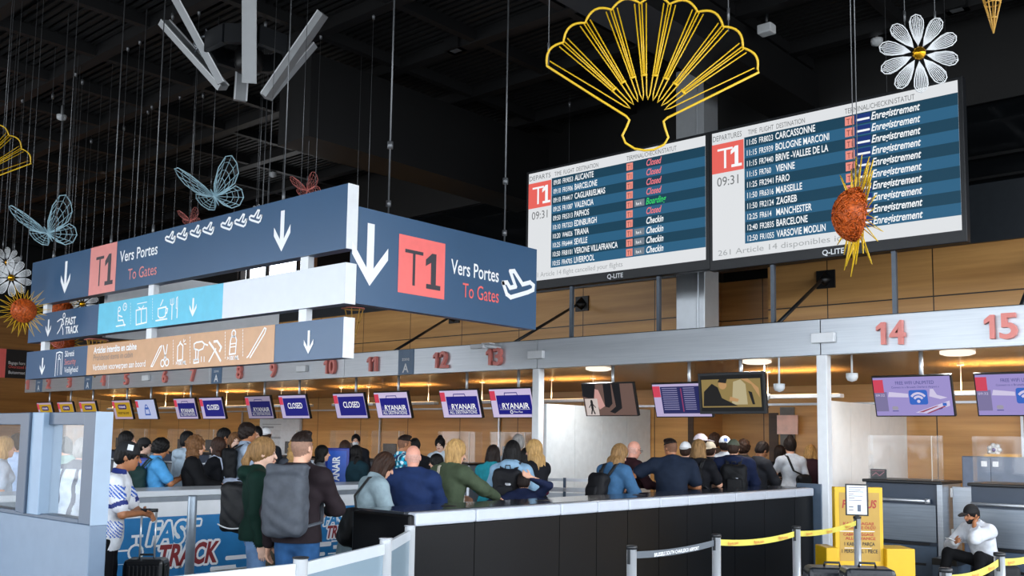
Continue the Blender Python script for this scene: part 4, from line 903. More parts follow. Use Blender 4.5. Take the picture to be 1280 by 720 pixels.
for i, (xp, yp) in enumerate(((77, 144), (528, 164), (341, 216), (1096, 49), (898, 60))):
    P = onZ(xp, yp, ZC); m = MB(); m.lathe((P[0], P[1], ZC-.12), [(.02, 0), (.09, .03), (.1, .08), (.1, .12), (.02, .125), (.02, .48)], 14)
    tag(build('smoke_detector', m, OFFW), ['small white ceiling dome above the left butterfly', 'small white ceiling dome left of the yellow shell', 'small white ceiling dome above the row of aeroplane marks', 'small white ceiling dome near the right daisy', 'small white ceiling dome behind the yellow shell'][i], 'detector')
P = onZ(958, 20, ZC); t = thing('ceiling_projector', 'small white spotlight under the ceiling right of the shell', 'lamp', P)
m = MB(); m.box(P[0]-.12, P[0]+.12, P[1]-.1, P[1]+.1, ZC-.3, ZC-.15); build('body', m, OFFW, t, bevel=.02); m = MB(); m.tube([(P[0], P[1], ZC-.15), (P[0], P[1], ZC+.1)], .03); build('stem', m, CHAR, t)
# ceiling camera and sensors under the canopy
for i, (xp, yp, d) in enumerate(((1065, 472, 13.6), (974, 485, 14), (956, 497, 15))):
    P = at(xp, yp, d); m = MB(); m.lathe((P[0], P[1], P[2]-.06), [(.0, 0), (.06, .02), (.08, .06), (.08, .12)], 12); m.tube([(P[0], P[1], P[2]+.05), (P[0], P[1], 3.0)], .014)
    tag(build('security_camera', m, OFFW), ['white dome camera under the canopy left of numeral 14', 'white camera box under the canopy left of the thick white column', 'small white camera right of the kiss television'][i], 'camera')

# ================================================================== wire decorations hanging on cables
YW = mat('#e2b71e', .4, vary=.0); LBL = mat('#a6cbd8', .45, vary=0); WW = mat('#e6e9ea', .45, vary=0); ORG = mat('#d8631c', .5, vary=.0); GOLDW = mat('#d8a850', .4, vary=0); PKW = mat('#d98078', .45, vary=0)
def cable(t, P, r=.0045, top=ZC): m = MB(); m.tube([P, (P[0], P[1], top+.36)], r, 5); m.tube([(P[0], P[1], P[2]+.1), (P[0], P[1], P[2]+.2)], r*2.6, 5); build('cable', m, WIRE, t)
class Fr:   # local frame of a flat ornament
    def __init__(s, C, yaw, pitch=0., roll=0.):
        R = Matrix.Rotation(yaw, 3, 'Z') @ Matrix.Rotation(pitch, 3, 'X') @ Matrix.Rotation(roll, 3, 'Y')
        s.C = np.array(C, float); s.R = np.array(R)
    def __call__(s, x, y, z=0.): return s.C+s.R@np.array([x, y, z])     # x right, y away, z up
def facecam(P): d = _O-np.asarray(P); return math.atan2(d[0], -d[1])
def shell(C, S, yaw, label, cables, roll=0.):
    t = thing('wire_shell', label, 'ornament', C); f = Fr(C, yaw, math.radians(8), roll); m = MB(); m2 = MB()
    n = 9; A = [math.radians(-63+126*k/n) for k in range(n+1)]; rim = []
    R = lambda a: 1.0 if abs(a) < .6 else 1.0-.04*(abs(a)-.6)
    for k in range(n):
        for j in range(8):
            a = A[k]+(A[k+1]-A[k])*j/8; bulge = 1+.055*math.sin(math.pi*j/8)
            rim.append((R(a)*bulge*math.sin(a), R(a)*bulge*math.cos(a)))
    rim.append((math.sin(A[-1]), math.cos(A[-1])))
    base = [(.17, .03), (.14, .0), (.16, -.06), (.19, -.13), (.16, -.19), (.08, -.235), (0, -.245), (-.08, -.235), (-.16, -.19), (-.19, -.13), (-.16, -.06), (-.14, 0), (-.17, .03)]
    dome = lambda x, z: -.12*(1-min(1, (x*x+z*z)))
    cl = rim+[(.45, .19)]+base+[(-.45, .19)]
    m.tube([f(x*S, dome(x, z)*S, z*S) for x, z in cl], .0105*S, 6, closed=True)
    for k in range(n):
        a0, a1 = A[k], A[k+1]; am = (a0+a1)/2; q = []
        for r_, da in ((1.0*R(a0), .30), (.5, .3), (.22, .26)): q.append((r_*math.sin(am-(a1-a0)*da), r_*math.cos(am-(a1-a0)*da)))
        q.append((.17*math.sin(am), .17*math.cos(am)))
        for r_, da in ((.22, .26), (.5, .3), (1.0*R(a1), .30)): q.append((r_*math.sin(am+(a1-a0)*da), r_*math.cos(am+(a1-a0)*da)))
        m2.tube([f(x*S, dome(x, z)*S, z*S) for x, z in q], .006*S, 5)
        if 0 < k:
            for e in (-.012, .012): m2.tube([f(r_*math.sin(a0+e)*S, dome(r_*math.sin(a0), r_*math.cos(a0))*S, r_*math.cos(a0+e)*S) for r_ in (.38, .7, 1.0)], .006*S, 5)
            m2.tube([f(.38*math.sin(a0+e)*S, dome(0, .38)*S, .38*math.cos(a0+e)*S) for e in (-.07, .07)], .011*S, 5)
    build('rim', m, YW, t); build('ribs', m2, YW, t)
    for x, z in cables: cable(t, f(x*S, dome(x, z)*S, z*S))
    return t
SCH = at(808, 154, 8.2); shell(SCH, 1.0, facecam(SCH), 'big yellow wire scallop shell hanging above the left departures board', [(-.86, .45), (.62, .78)], roll=math.radians(4))
SCL = at(-50, 232, 14.0); shell(SCL, 1.0, facecam(SCL), 'yellow wire scallop shell cut off by the left picture edge', [(.5, .8)])
def daisy(C, S, yaw, label, pitch=0.2, n=10, cab=((-.35, .6), (.4, .55))):
    t = thing('wire_daisy', label, 'ornament', C); f = Fr(C, yaw, pitch); m = MB()
    for k in range(n):
        a = 2*math.pi*(k+.5)/n+.1; ca, sa = math.cos(a), math.sin(a)
        def pt(r, w_): return f((r*ca-w_*sa)*S, -.05*S*math.sin(r*3), (r*sa+w_*ca)*S)
        pr = [(.2, 0), (.4, .09), (.65, .16), (.82, .17), (.95, .11), (1, 0), (.95, -.11), (.82, -.17), (.65, -.16), (.4, -.09)]
        m.tube([pt(r, w_) for r, w_ in pr], .017*S, 4, closed=True)
        for q in (-.7, -.45, -.2, .05, .3, .55, .8): m.tube([pt(.2, 0), pt(.4, .09*q), pt(.65, .16*q), pt(.82, .17*q), pt(.82+.17*(1-abs(q)), .15*q)], .0115*S, 4, cap=False)
    build('petals', m, WW, t)
    m = MB(); m.lathe(f(0, -.08*S, 0), [(.001, -.12*S), (.13*S, -.09*S), (.18*S, 0), (.13*S, .09*S), (.001, .12*S)], 16, ax=(f.R[:, 0], f.R[:, 2], f.R[:, 1])); build('centre', m, mat('#c8921a', .15, .9, vary=0), t)
    for x, z in cab: cable(t, f(x*S, 0, z*S))
P = at(1148, 67, 9.5); daisy(P, .375, facecam(P)+.25, 'white wire daisy with gold centre above the right departures board')
P = at(14, 347, 15); daisy(P, .29, facecam(P), 'white wire daisy with gold centre at the left edge above the sunflower')
P = at(8, 328, 16.5); daisy(P, .26, facecam(P)+.5, 'white wire daisy half hidden behind another at the left edge')
P = at(103, 380, 19); daisy(P, .30, facecam(P), 'white wire daisy peeking between upper and middle sign boards')
P = at(324, 266, 18.5); daisy(P, .16, facecam(P), 'white wire daisy top peeking over the long sign near the arrow')
def sunflower(C, S, yaw, label, pitch=0., cab=((0, .5),), n=24, seed=1, th=.02):
    rnd = random.Random(seed); t = thing('wire_sunflower', label, 'ornament', C); f = Fr(C, yaw, pitch); m = MB()
    for k in range(n):
        a = 2*math.pi*k/n+rnd.uniform(-.06, .06); b = 2*math.pi*(k+.5)/n; c = 2*math.pi*(k+1)/n; L = rnd.uniform(.8, 1.08); dy = rnd.uniform(-.1, .18)
        m.tube([f(.48*math.cos(a)*S, .1*S, .48*math.sin(a)*S), f(L*1.12*math.cos(b)*S, (.05+dy)*S, L*1.12*math.sin(b)*S), f(.48*math.cos(c)*S, .1*S, .48*math.sin(c)*S)], th*S, 5)
    build('petals', m, YW, t)
    m = MB(); m.lathe(f(0, .1*S, 0), [(.50*S*math.cos(q), -.42*S*math.sin(q)) for q in (0, .3, .6, .9, 1.2, 1.5)], 20, ax=(f.R[:, 0], f.R[:, 2], f.R[:, 1]))
    for k in range(170):
        u = rnd.uniform(0, 2*math.pi); v = math.asin(rnd.uniform(.0, 1)); q = []
        for j in range(4):
            uu = u+rnd.uniform(-.35, .35); vv = min(1.5, max(0, v+rnd.uniform(-.3, .3))); q.append(f(.52*math.cos(vv)*math.cos(uu)*S, (.1-.44*math.sin(vv))*S, .52*math.cos(vv)*math.sin(uu)*S))
        m.tube(q, .012*S, 4)
    build('seed_head', m, mat('#cf5f1a', .5, vary=.25, scale=40), t)
    for x, z in cab: cable(t, f(x*S, .1*S, z*S))
P = at(1064, 268, 8.6); sunflower(P, .46, facecam(P)-1.2, 'wire sunflower seen from the side in front of the right departures board', cab=((-.1, .5), (.1, .5)), seed=3, n=30, th=.012)
P = at(30, 388, 14.5); sunflower(P, .345, facecam(P)+.15, 'orange wire sunflower at the left edge beside the long sign', cab=((0, .5),), seed=5)
P = at(79, 388, 17); sunflower(P, .34, facecam(P)+.2, 'yellow wire sunflower peeking between the upper and middle sign boards', seed=6)
P = at(80, 428, 17.5); sunflower(P, .36, facecam(P)+.2, 'yellow wire sunflower peeking between the middle and lower sign boards', seed=7)
def butterfly(C, S, yaw, label, mm, tilt=0.):
    t = thing('wire_butterfly', label, 'ornament', C); wings = []
    up = [(0, .02), (.1, .35), (.35, .75), (.62, .98), (.78, .95), (.84, .7), (.8, .42), (.62, .18), (.3, .04)]
    lo = [(0, 0), (.3, .02), (.62, .1), (.74, -.05), (.72, -.28), (.56, -.45), (.34, -.46), (.16, -.3)]
    f = Fr(C, yaw); A0 = np.array([.62, .78])
    for q, beta, turn in ((-1, math.radians(33), 1.22), (1, math.radians(72), .3)):
        m = MB(); cb, sb = math.cos(beta), math.sin(beta)
        def pt(x, z):       # along the wing's own axis and turned about it
            u_ = x*A0[0]+z*A0[1]; v_ = x*A0[1]-z*A0[0]
            lx = u_*cb+v_*math.cos(turn)*sb; lz = u_*sb-v_*math.cos(turn)*cb
            return f(q*lx*S, -v_*math.sin(turn)*S*q, lz*S)
        for W_ in (up, lo):
            m.tube([pt(x, z) for x, z in W_], .016*S, 5, closed=True)
            for k in range(1, len(W_)): m.tube([pt(0, .01), pt(*W_[k])], .009*S, 4)
            for s_ in (.45, .65, .84): m.tube([pt(x*s_, z*s_) for x, z in W_[1:]], .009*S, 4)
        build('wing', m, mm, t)
    f = Fr(C, yaw, 0, tilt); m = MB(); m.tube([f(0, 0, -.25*S), f(0, 0, 0), f(0, 0, .22*S)], [.01*S, .035*S, .02*S], 6); build('body', m, mm, t)
    cable(t, f(0, 0, .2*S))
P = at(268, 246, 16); butterfly(P, .62, facecam(P)+.0, 'pale blue wire butterfly above the upper sign board', LBL, -.5)
P = at(60, 292, 17); butterfly(P, .62, facecam(P)+.0, 'pale blue wire butterfly at the left above the sunflower', LBL, -.55)
P = at(384, 238, 17); butterfly(P, .3, facecam(P)+.3, 'red wire butterfly tip above the arrow of the upper board', PKW)
P = at(238, 276, 17); butterfly(P, .22, facecam(P)+.3, 'red wire butterfly tip below the blue butterfly', PKW)
P = at(62, 428, 17); butterfly(P, .3, facecam(P)+.3, 'pink wire butterfly between the middle and lower sign boards', PKW)
def cone(C, S, label, rnd=0):
    t = thing('wire_ice_cream', label, 'ornament', C); m = MB(); n = 7
    for k in range(n): q = 2*math.pi*k/n; m.tube([(C[0]+.22*S*math.cos(q), C[1]+.22*S*math.sin(q), C[2]), (C[0], C[1], C[2]-.9*S)], .014*S, 5)
    for h_ in (0, .3, .6): m.tube([(C[0]+.22*S*(1-h_/.9)*math.cos(2*math.pi*k/14), C[1]+.22*S*(1-h_/.9)*math.sin(2*math.pi*k/14), C[2]-h_*S) for k in range(14)], .014*S, 5, closed=True)
    build('cone', m, GOLDW, t)
    m = MB()
    for h_, r_ in ((.0, .26), (.13, .25), (.24, .19), (.33, .1)): m.tube([(C[0]+S*(r_+.02*math.sin(5*2*math.pi*k/20))*math.cos(2*math.pi*k/20), C[1]+S*(r_+.02*math.sin(k*1.6))*math.sin(2*math.pi*k/20), C[2]+h_*S) for k in range(20)], .013*S, 5, closed=True)
    build('scoop', m, PKW, t); cable(t, (C[0], C[1], C[2]+.33*S))
cone(at(1240, -14, 9.5), .5, 'gold wire ice cream cone at the top right corner')
cone(at(442, 386, 17), .75, 'gold wire ice cream cone under the corner of the signs')
cone(at(121, 425, 17.5), .75, 'gold wire ice cream cone between the middle and lower boards')
P = at(155, 300, 17); m = MB()
# thin cables of ornaments that hang out of sight behind the sign
CB = ((18, 0), (98, 0), (160, 60), (175, 52), (103, 102), (95, 92), (28, 125), (66, 120), (225, 121), (254, 119), (216, 20), (249, 15), (185, 139), (114, 176), (155, 160), (190, 133), (332, 30), (346, 0), (385, 0), (401, 45), (467, 20), (300, 100), (712, 130), (1106, 0), (1180, 0), (340, 120), (358, 110))
first = None
for i, (xp, yp) in enumerate(CB):
    if yp == 0: P = at(xp, 0, 14.5)
    else: P = onZ(xp, yp, ZC)
    if first is None:
        m = MB(); m.tube([(0, 0, -3.6), (0, 0, .34)], .0045, 5); m.lathe((0, 0, -.08), [(.02, 0), (.03, .06), (.03, .1)], 6)
        first = build('hanging_cable', m, WIRE); first.location = (P[0], P[1], ZC+.02); tag(first, 'thin steel cable hanging from a ceiling beam above the long sign', 'cable', 'bare hanging cables')
    else:
        c = first.copy(); COL.objects.link(c); c.location = (P[0], P[1], ZC+.02)
        if xp == 712: c['label'] = 'thin steel cable hanging alone left of the yellow shell'
        if xp > 1000: c['label'] = 'thin steel cable hanging near the right daisy'

# ================================================================== people
def Rx(a): c, s = math.cos(a), math.sin(a); return np.array([[1, 0, 0], [0, c, -s], [0, s, c]])
def Rz(a): c, s = math.cos(a), math.sin(a); return np.array([[c, -s, 0], [s, c, 0], [0, 0, 1.]])
def Ry(a): c, s = math.cos(a), math.sin(a); return np.array([[c, 0, s], [0, 1, 0], [-s, 0, c]])
I3 = np.eye(3)
class Sdf:
    def __init__(s, k=.03): s.pr = []; s.k = k; s.clip = []; s.noise = None; s.strand = None
    def cone(s, a, b, ra, rb, k=None, sub=False): s.pr.append(('c', np.array(a, float), np.array(b, float), ra, rb, s.k if k is None else k, sub)); return s
    def ell(s, c, r, R=I3, k=None, sub=False): s.pr.append(('e', np.array(c, float), np.array(r, float), R, None, s.k if k is None else k, sub)); return s
    def box(s, c, h, rd, R=I3, k=None, sub=False): s.pr.append(('b', np.array(c, float), np.array(h, float), R, rd, s.k if k is None else k, sub)); return s
    def mesh(s, vox):
        lo = np.full(3, 1e9); hi = -lo
        for p in s.pr:
            if p[6]: continue
            if p[0] == 'c': m = max(p[3], p[4]); a = np.minimum(p[1], p[2])-m; b = np.maximum(p[1], p[2])+m
            else:
                q = np.abs(p[3]) @ (p[2]+(p[4] or 0)); a, b = p[1]-q, p[1]+q
            lo = np.minimum(lo, a); hi = np.maximum(hi, b)
        lo -= 3*vox+.012; hi += 3*vox+.012
        n = np.ceil((hi-lo)/vox).astype(int)+1
        D = np.full(n, 1., np.float32); ax = [lo[i]+vox*np.arange(n[i]) for i in range(3)]
        for p in s.pr:
            k = p[5]; mg = k+2*vox
            if p[0] == 'c': m = max(p[3], p[4])+mg; a = np.minimum(p[1], p[2])-m; b = np.maximum(p[1], p[2])+m
            else:
                q = np.abs(p[3]) @ (p[2]+(p[4] or 0))+mg; a, b = p[1]-q, p[1]+q
            i0 = np.maximum(0, np.floor((a-lo)/vox).astype(int)); i1 = np.minimum(n, np.ceil((b-lo)/vox).astype(int)+1)
            if (i1 <= i0).any(): continue
            sl = tuple(slice(i0[i], i1[i]) for i in range(3))
            X = ax[0][sl[0]][:, None, None]; Y = ax[1][sl[1]][None, :, None]; Z = ax[2][sl[2]][None, None, :]
            if p[0] == 'c':
                A, B = p[1], p[2]; v = B-A; L2 = max(1e-9, v@v)
                t = np.clip(((X-A[0])*v[0]+(Y-A[1])*v[1]+(Z-A[2])*v[2])/L2, 0, 1)
                d = np.sqrt((X-A[0]-t*v[0])**2+(Y-A[1]-t*v[1])**2+(Z-A[2]-t*v[2])**2)-(p[3]+(p[4]-p[3])*t)
            else:
                R = p[3]; c = p[1]; x, y, z = X-c[0], Y-c[1], Z-c[2]
                lx = R[0, 0]*x+R[1, 0]*y+R[2, 0]*z; ly = R[0, 1]*x+R[1, 1]*y+R[2, 1]*z; lz = R[0, 2]*x+R[1, 2]*y+R[2, 2]*z
                r = p[2]
                if p[0] == 'e':
                    k0 = np.sqrt((lx/r[0])**2+(ly/r[1])**2+(lz/r[2])**2); k1 = np.sqrt((lx/r[0]**2)**2+(ly/r[1]**2)**2+(lz/r[2]**2)**2)
                    d = k0*(k0-1)/np.maximum(k1, 1e-6)
                else:
                    qx, qy, qz = np.abs(lx)-r[0], np.abs(ly)-r[1], np.abs(lz)-r[2]
                    d = np.sqrt(np.maximum(qx, 0)**2+np.maximum(qy, 0)**2+np.maximum(qz, 0)**2)+np.minimum(np.maximum(qx, np.maximum(qy, qz)), 0)-p[4]
            O = D[sl]
            if p[6]: d = -d; h = np.maximum(k-np.abs(O-d), 0)/max(k, 1e-6); D[sl] = np.maximum(O, d)+h*h*k/4
            else: h = np.maximum(k-np.abs(O-d), 0)/max(k, 1e-6); D[sl] = np.minimum(O, d)-h*h*k/4
        if s.noise:
            am, fr, sd = s.noise; X, Y, Z = ax[0][:, None, None], ax[1][None, :, None], ax[2][None, None, :]
            D = D+am*(np.sin(fr*(X+.6*Z)+sd)*np.sin(fr*1.3*(Z+.4*Y)+2*sd)+.6*np.sin(fr*2.1*(Y-.5*Z)+sd*3)*np.sin(fr*1.7*(X+.8*Z)))
        if s.strand:
            am, fr, Rh, H0, sd = s.strand; x, y, z = ax[0][:, None, None]-H0[0], ax[1][None, :, None]-H0[1], ax[2][None, None, :]-H0[2]
            lx = Rh[0, 0]*x+Rh[1, 0]*y+Rh[2, 0]*z; ly = Rh[0, 1]*x+Rh[1, 1]*y+Rh[2, 1]*z; lz = Rh[0, 2]*x+Rh[1, 2]*y+Rh[2, 2]*z
            th = np.arctan2(lx, -ly)
            D = D+am*(np.sin(fr*th+2.2*np.sin(lz*22+sd))+.7*np.sin(fr*1.9*th+sd+1.8*np.sin(lz*31)))
        for nrm, c in s.clip:
            D = np.maximum(D, nrm[0]*ax[0][:, None, None]+nrm[1]*ax[1][None, :, None]+nrm[2]*ax[2][None, None, :]-c)
        D[0] = D[-1] = 1; D[:, 0] = D[:, -1] = 1; D[:, :, 0] = D[:, :, -1] = 1
        return nets(D, lo, vox)
def nets(D, lo, vox):
    S = D < 0; n = D.shape
    C = np.zeros((n[0]-1, n[1]-1, n[2]-1), np.int8); off = [(i, j, k) for i in (0, 1) for j in (0, 1) for k in (0, 1)]
    for i, j, k in off: C += S[i:n[0]-1+i, j:n[1]-1+j, k:n[2]-1+k]
    cell = np.argwhere((C > 0) & (C < 8))
    if not len(cell): return np.zeros((0, 3)), np.zeros((0, 4), int)
    idx = np.full(C.shape, -1, np.int32); idx[tuple(cell.T)] = np.arange(len(cell))
    val = np.stack([D[cell[:, 0]+i, cell[:, 1]+j, cell[:, 2]+k] for i, j, k in off], 1); P = np.array(off, float)
    acc = np.zeros((len(cell), 3)); cnt = np.zeros(len(cell))
    for a in range(8):
        for b in range(a+1, 8):
            if np.abs(P[a]-P[b]).sum() != 1: continue
            va, vb = val[:, a], val[:, b]; cr = (va < 0) != (vb < 0)
            t = np.where(cr, va/np.where(cr, va-vb, 1), 0)
            acc += np.where(cr[:, None], P[a]+(P[b]-P[a])*t[:, None], 0); cnt += cr
    V = lo+vox*(cell+acc/cnt[:, None]); Fs = []
    for d in range(3):
        e1, e2 = [(1, 2), (2, 0), (0, 1)][d]
        sh = [slice(1, -1)]*3; A_ = [slice(1, n[i]-1) for i in range(3)]; B_ = list(A_)
        A_[d] = slice(0, n[d]-1); B_[d] = slice(1, n[d])
        a, b = S[tuple(A_)], S[tuple(B_)]; cr = np.argwhere(a != b)
        if not len(cr): continue
        org = np.array([0 if i == d else 1 for i in range(3)]); q = cr+org; ins = a[tuple(cr.T)]
        def g(o1, o2): r = q.copy(); r[:, e1] += o1; r[:, e2] += o2; return idx[tuple(r.T)]
        f = np.stack([g(-1, -1), g(0, -1), g(0, 0), g(-1, 0)], 1)
        f[~ins] = f[~ins][:, ::-1]; Fs.append(f)
    return V, np.concatenate(Fs)
def obj_from(name, V, Fc, mats, parent, mi=None):
    me = bpy.data.meshes.new(name); me.vertices.add(len(V)); me.vertices.foreach_set('co', np.asarray(V, np.float32).ravel())
    me.loops.add(len(Fc)*4); me.loops.foreach_set('vertex_index', np.asarray(Fc, np.int32).ravel())
    me.polygons.add(len(Fc)); me.polygons.foreach_set('loop_start', np.arange(len(Fc), dtype=np.int32)*4); 
    for m in (mats if isinstance(mats, (list, tuple)) else [mats]): me.materials.append(m)
    me.update(calc_edges=True); me.validate()
    me.polygons.foreach_set('use_smooth', np.ones(len(me.polygons), bool))
    if mi is not None and len(me.polygons) == len(mi): me.polygons.foreach_set('material_index', np.asarray(mi, np.int32))
    o = bpy.data.objects.new(name, me); COL.objects.link(o); o.parent = parent; return o

def ik(S, T, L1, L2, hint):
    v = T-S; d = np.linalg.norm(v); dm = min(d, (L1+L2)*.995); u = v/max(d, 1e-6); T = S+u*dm
    a = (L1*L1-L2*L2+dm*dm)/(2*dm); h = math.sqrt(max(0, L1*L1-a*a)); w_ = np.array(hint, float); w_ -= u*(w_@u); w_ /= max(1e-6, np.linalg.norm(w_))
    return S+u*a+w_*h, T
SKIN = {'light': '#d9a68a', 'pale': '#e0b8a2', 'tan': '#a8704c', 'brown': '#6f4630', 'pink': '#d99a84'}
HAIRC = {'black': '#0f0d0d', 'brown': '#35231a', 'dbrown': '#201612', 'lbrown': '#6d4c30', 'blond': '#b08c58', 'dblond': '#8a6a44', 'grey': '#8b8885', 'red': '#6a3018'}
ARM = {   # hand target (side, forward, height), elbow hint, thumb hint
    'down': ((.27, .04, .80), (.5, -.8, 0), (0, 1, 0)), 'front': ((.12, .34, 1.12), (.8, -.3, -.7), (-.6, 0, .6)), 'phone': ((.07, .32, 1.22), (.8, -.3, -.7), (-.6, 0, .6)),
    'desk': ((.24, .52, 1.15), (.9, -.3, -.5), (-1, 0, 0)), 'side': ((.42, .10, .95), (.6, -.7, 0), (0, 1, .2)), 'strap': ((.13, .15, 1.30), (.9, 0, -.8), (-.4, 0, .8)),
    'hip': ((.22, .12, 1.0), (.9, -.5, 0), (0, .5, .6)), 'cart': ((.10, .40, 1.13), (.8, -.4, -.6), (-.8, .2, .3))}
MEN = ('man',)
def hand(sd, w_, d, t, sg, k=1., curl=.4):
    d = d/np.linalg.norm(d); t = t-d*(t@d); t /= max(1e-6, np.linalg.norm(t)); nrm = -sg*np.cross(d, t)
    R = np.stack([t, nrm, d], 1)
    sd.cone(w_-d*.02*k, w_+d*.025*k, .025*k, .027*k, k=.012)
    sd.ell(w_+d*.055*k, (.040*k, .016*k, .05*k), R, k=.012)
    for off, L, c in ((.029, .070, 0), (.010, .078, .05), (-.009, .073, .1), (-.027, .058, .15)):
        p = w_+d*.095*k+t*off*k; a = .12+c*.3; r = .0088*k
        for seg in (.42, .32, .26):
            a += curl*(1+c); q = p+(d*math.cos(a-curl*.6)+nrm*math.sin(a-curl*.6))*L*seg*k
            sd.cone(p, q, r, r*.92, k=.004); p = q; r *= .92
    p = w_+d*.03*k+t*.03*k
    for L, e in ((.042, .25), (.032, .45)):
        q = p+(d*(.65+e*.4)+t*(.75-e)+nrm*.35)*L*k; sd.cone(p, q, .0115*k, .0098*k, k=.006); p = q

PEOPLE = 0
def person(label, x, y, dep, ang=0, lean=0, hp=0, hy=0, sex='m', b=1., skin='light', hair=('short', 'brown'), top=('shirt', '#888888', 'long', .014), legs='#20242c',
           arms=('down', 'down'), cap=None, glasses=False, beard=None, hem=-.08, ztop=None, child=1., stripes=None, sit=None, vox=None, back=0., hood=None, twist=0., shoes='#222222', logo=None, mask=None, collar=None):
    global PEOPLE; PEOPLE += 1; sd_ = PEOPLE*1.7
    lean, hp, hy = math.radians(lean), math.radians(hp), math.radians(hy)
    if not sit:     # stand clear of the black desk and of the white counter
        lim = -7.02-.25*abs(math.sin(lean)) if x >= 470 else (-11.5 if dep >= 11.9 and x < 470 else None)
        if lim is not None:
            q = ray(x, y); dep = max(dep, lim/q[0])
    T = at(x, y, dep); rot = YAW-math.radians(ang)
    Rt = Rz(-math.radians(twist)) @ Rx(-lean); hipz = sit['hip'] if sit else .93
    N0 = np.array([0, 0, hipz])+Rt@np.array([0, .012, .62]); Rh = Rz(-hy) @ Rx(-hp-lean*.35)
    H0 = N0+Rh@np.array([0, .018, .076])
    extra = {'bald': .0, 'fringe': .0, 'buzz': .006, 'bun': .02}.get(hair[0], .02)+(.025 if cap else 0)
    ztop_u = (H0+Rh@np.array([0, -.012, .123]))[2]+extra
    s = T[2]/ztop_u
    hx = Rz(rot)@(H0*s); loc = np.array([T[0]-hx[0], T[1]-hx[1], 0])
    root = thing('person', label, 'person', loc, rot)
    near = dep < 10.5; v_ = vox or (.0085 if near else .0105 if dep < 13 else .014)
    fem = sex == 'f'; sw = (.150 if fem else .172)*b
    hip = np.array([0, 0, hipz]); tt = lambda *p: hip+Rt@np.array(p, float)
    SH = {q: tt(q*(sw+.015), -.005, .465) for q in (-1, 1)}
    EL, WR, HD, TH = {}, {}, {}, {}
    for q, a in ((-1, arms[0]), (1, arms[1])):
        p, hint, th = ARM[a] if isinstance(a, str) else a
        tg = np.array([q*p[0], p[1], p[2]]); tg[2] += (hipz-.93)*(1 if isinstance(a, str) else 0)
        EL[q], WR[q] = ik(SH[q], tg, .285, .25, (q*hint[0], hint[1], hint[2])); HD[q] = WR[q]-EL[q]; TH[q] = np.array([q*th[0], th[1], th[2]], float)
    if sit: HJ = {q: hip+np.array([q*.09, 0, 0]) for q in (-1, 1)}; KN = {q: np.array(sit['knee'][(q+1)//2]) for q in (-1, 1)}; AN = {q: np.array(sit['foot'][(q+1)//2]) for q in (-1, 1)}
    else: HJ = {q: hip+np.array([q*.088, 0, -.03]) for q in (-1, 1)}; KN = {q: np.array([q*.10, .02, .50]) for q in (-1, 1)}; AN = {q: np.array([q*.11+.01*math.sin(sd_), -.02*q*math.sin(sd_), .09]) for q in (-1, 1)}
    hh = lambda *p: H0+Rh@np.array(p, float)
    def torso(sd, t, waist=True):
        sd.ell(tt(0, -.005, .0), (.160*b+t+(.008 if fem else 0), .115*b+t, .13+t), Rt); sd.ell(tt(0, .012*b, .16), ((.128 if fem else .146)*b+t, .098*b+t+(b-1)*.06, .17+t), Rt)
        sd.ell(tt(0, 0, .34), ((.146 if fem else .166)*b+t, .112*b+t, .19+t), Rt); sd.cone(tt(-sw+.02, -.01, .46), tt(sw-.02, -.01, .46), .06*b+t, .06*b+t)
        for q in (-1, 1): sd.cone(tt(q*.03, -.012, .545), tt(q*(sw-.02), -.01, .47), .045+t, .05+t)
        if fem:
            for q in (-1, 1): sd.ell(tt(q*.065, .085, .345), (.062+t*.5, .058+t*.5, .065+t*.5), Rt)
        if back: sd.ell(tt(0, -.07, .40), (.13*b, .09, .15), Rt)
    # body -------------------------------------------------
    bd = Sdf(.03); torso(bd, -.012)
    bd.cone(tt(0, -.01, .50), H0+Rh@np.array([0, -.02, -.05]), .055, .050)
    bd.ell(hh(0, -.014, .025), (.075, .094, .098), Rh); bd.ell(hh(0, .022, -.042), (.056 if fem else .06, .068, .074), Rh); bd.ell(hh(0, .06, -.092), (.024, .022, .02), Rh, k=.02)
    bd.cone(hh(0, .088, .012), hh(0, .110, -.026), .008, .0125, k=.012); bd.ell(hh(0, .084, -.058), (.022, .012, .0085), Rh, k=.008)
    bd.ell(hh(0, .078, .036), (.045, .014, .010), Rh, k=.014)
    for q in (-1, 1):
        bd.ell(hh(q*.031, .094, .010), (.016, .014, .011), Rh, k=.012, sub=True); bd.ell(hh(q*.031, .078, .008), (.0135, .0115, .0105), Rh, k=.004)
        bd.ell(hh(q*.076, -.008, -.008), (.010, .020, .031), Rh, k=.008)
        bd.cone(SH[q], EL[q], .048*b, .038*b); bd.cone(EL[q], WR[q], .038*b, .025)
        bd.cone(HJ[q], KN[q], .078*b, .05); bd.cone(KN[q], AN[q], .05, .034); bd.cone(AN[q], AN[q]+np.array([0, .12, -.045]), .032, .026)
    V, Fc = bd.mesh(v_); Hm = Sdf(.006)
    for q in (-1, 1): hand(Hm, WR[q], HD[q], TH[q], q, 1.0 if not fem else .92, .5 if 'down' not in (arms[(q+1)//2],) else .28)
    V2, F2 = Hm.mesh(.0058 if near else .0085); nb = len(V); V = np.concatenate([V, V2]); Fc = np.concatenate([Fc, F2+nb])
    ctr = V[Fc].mean(1); L = (ctr-H0)@Rh; mi = np.zeros(len(Fc), int)
    e = ((np.abs(np.abs(L[:, 0])-.031) < .0105) & (np.abs(L[:, 2]-.008) < .006) & (L[:, 1] > .07)); mi[e] = 1
    br = ((np.abs(np.abs(L[:, 0])-.031) < .019) & (np.abs(L[:, 2]-.034) < .006) & (L[:, 1] > .055)); mi[br] = 2
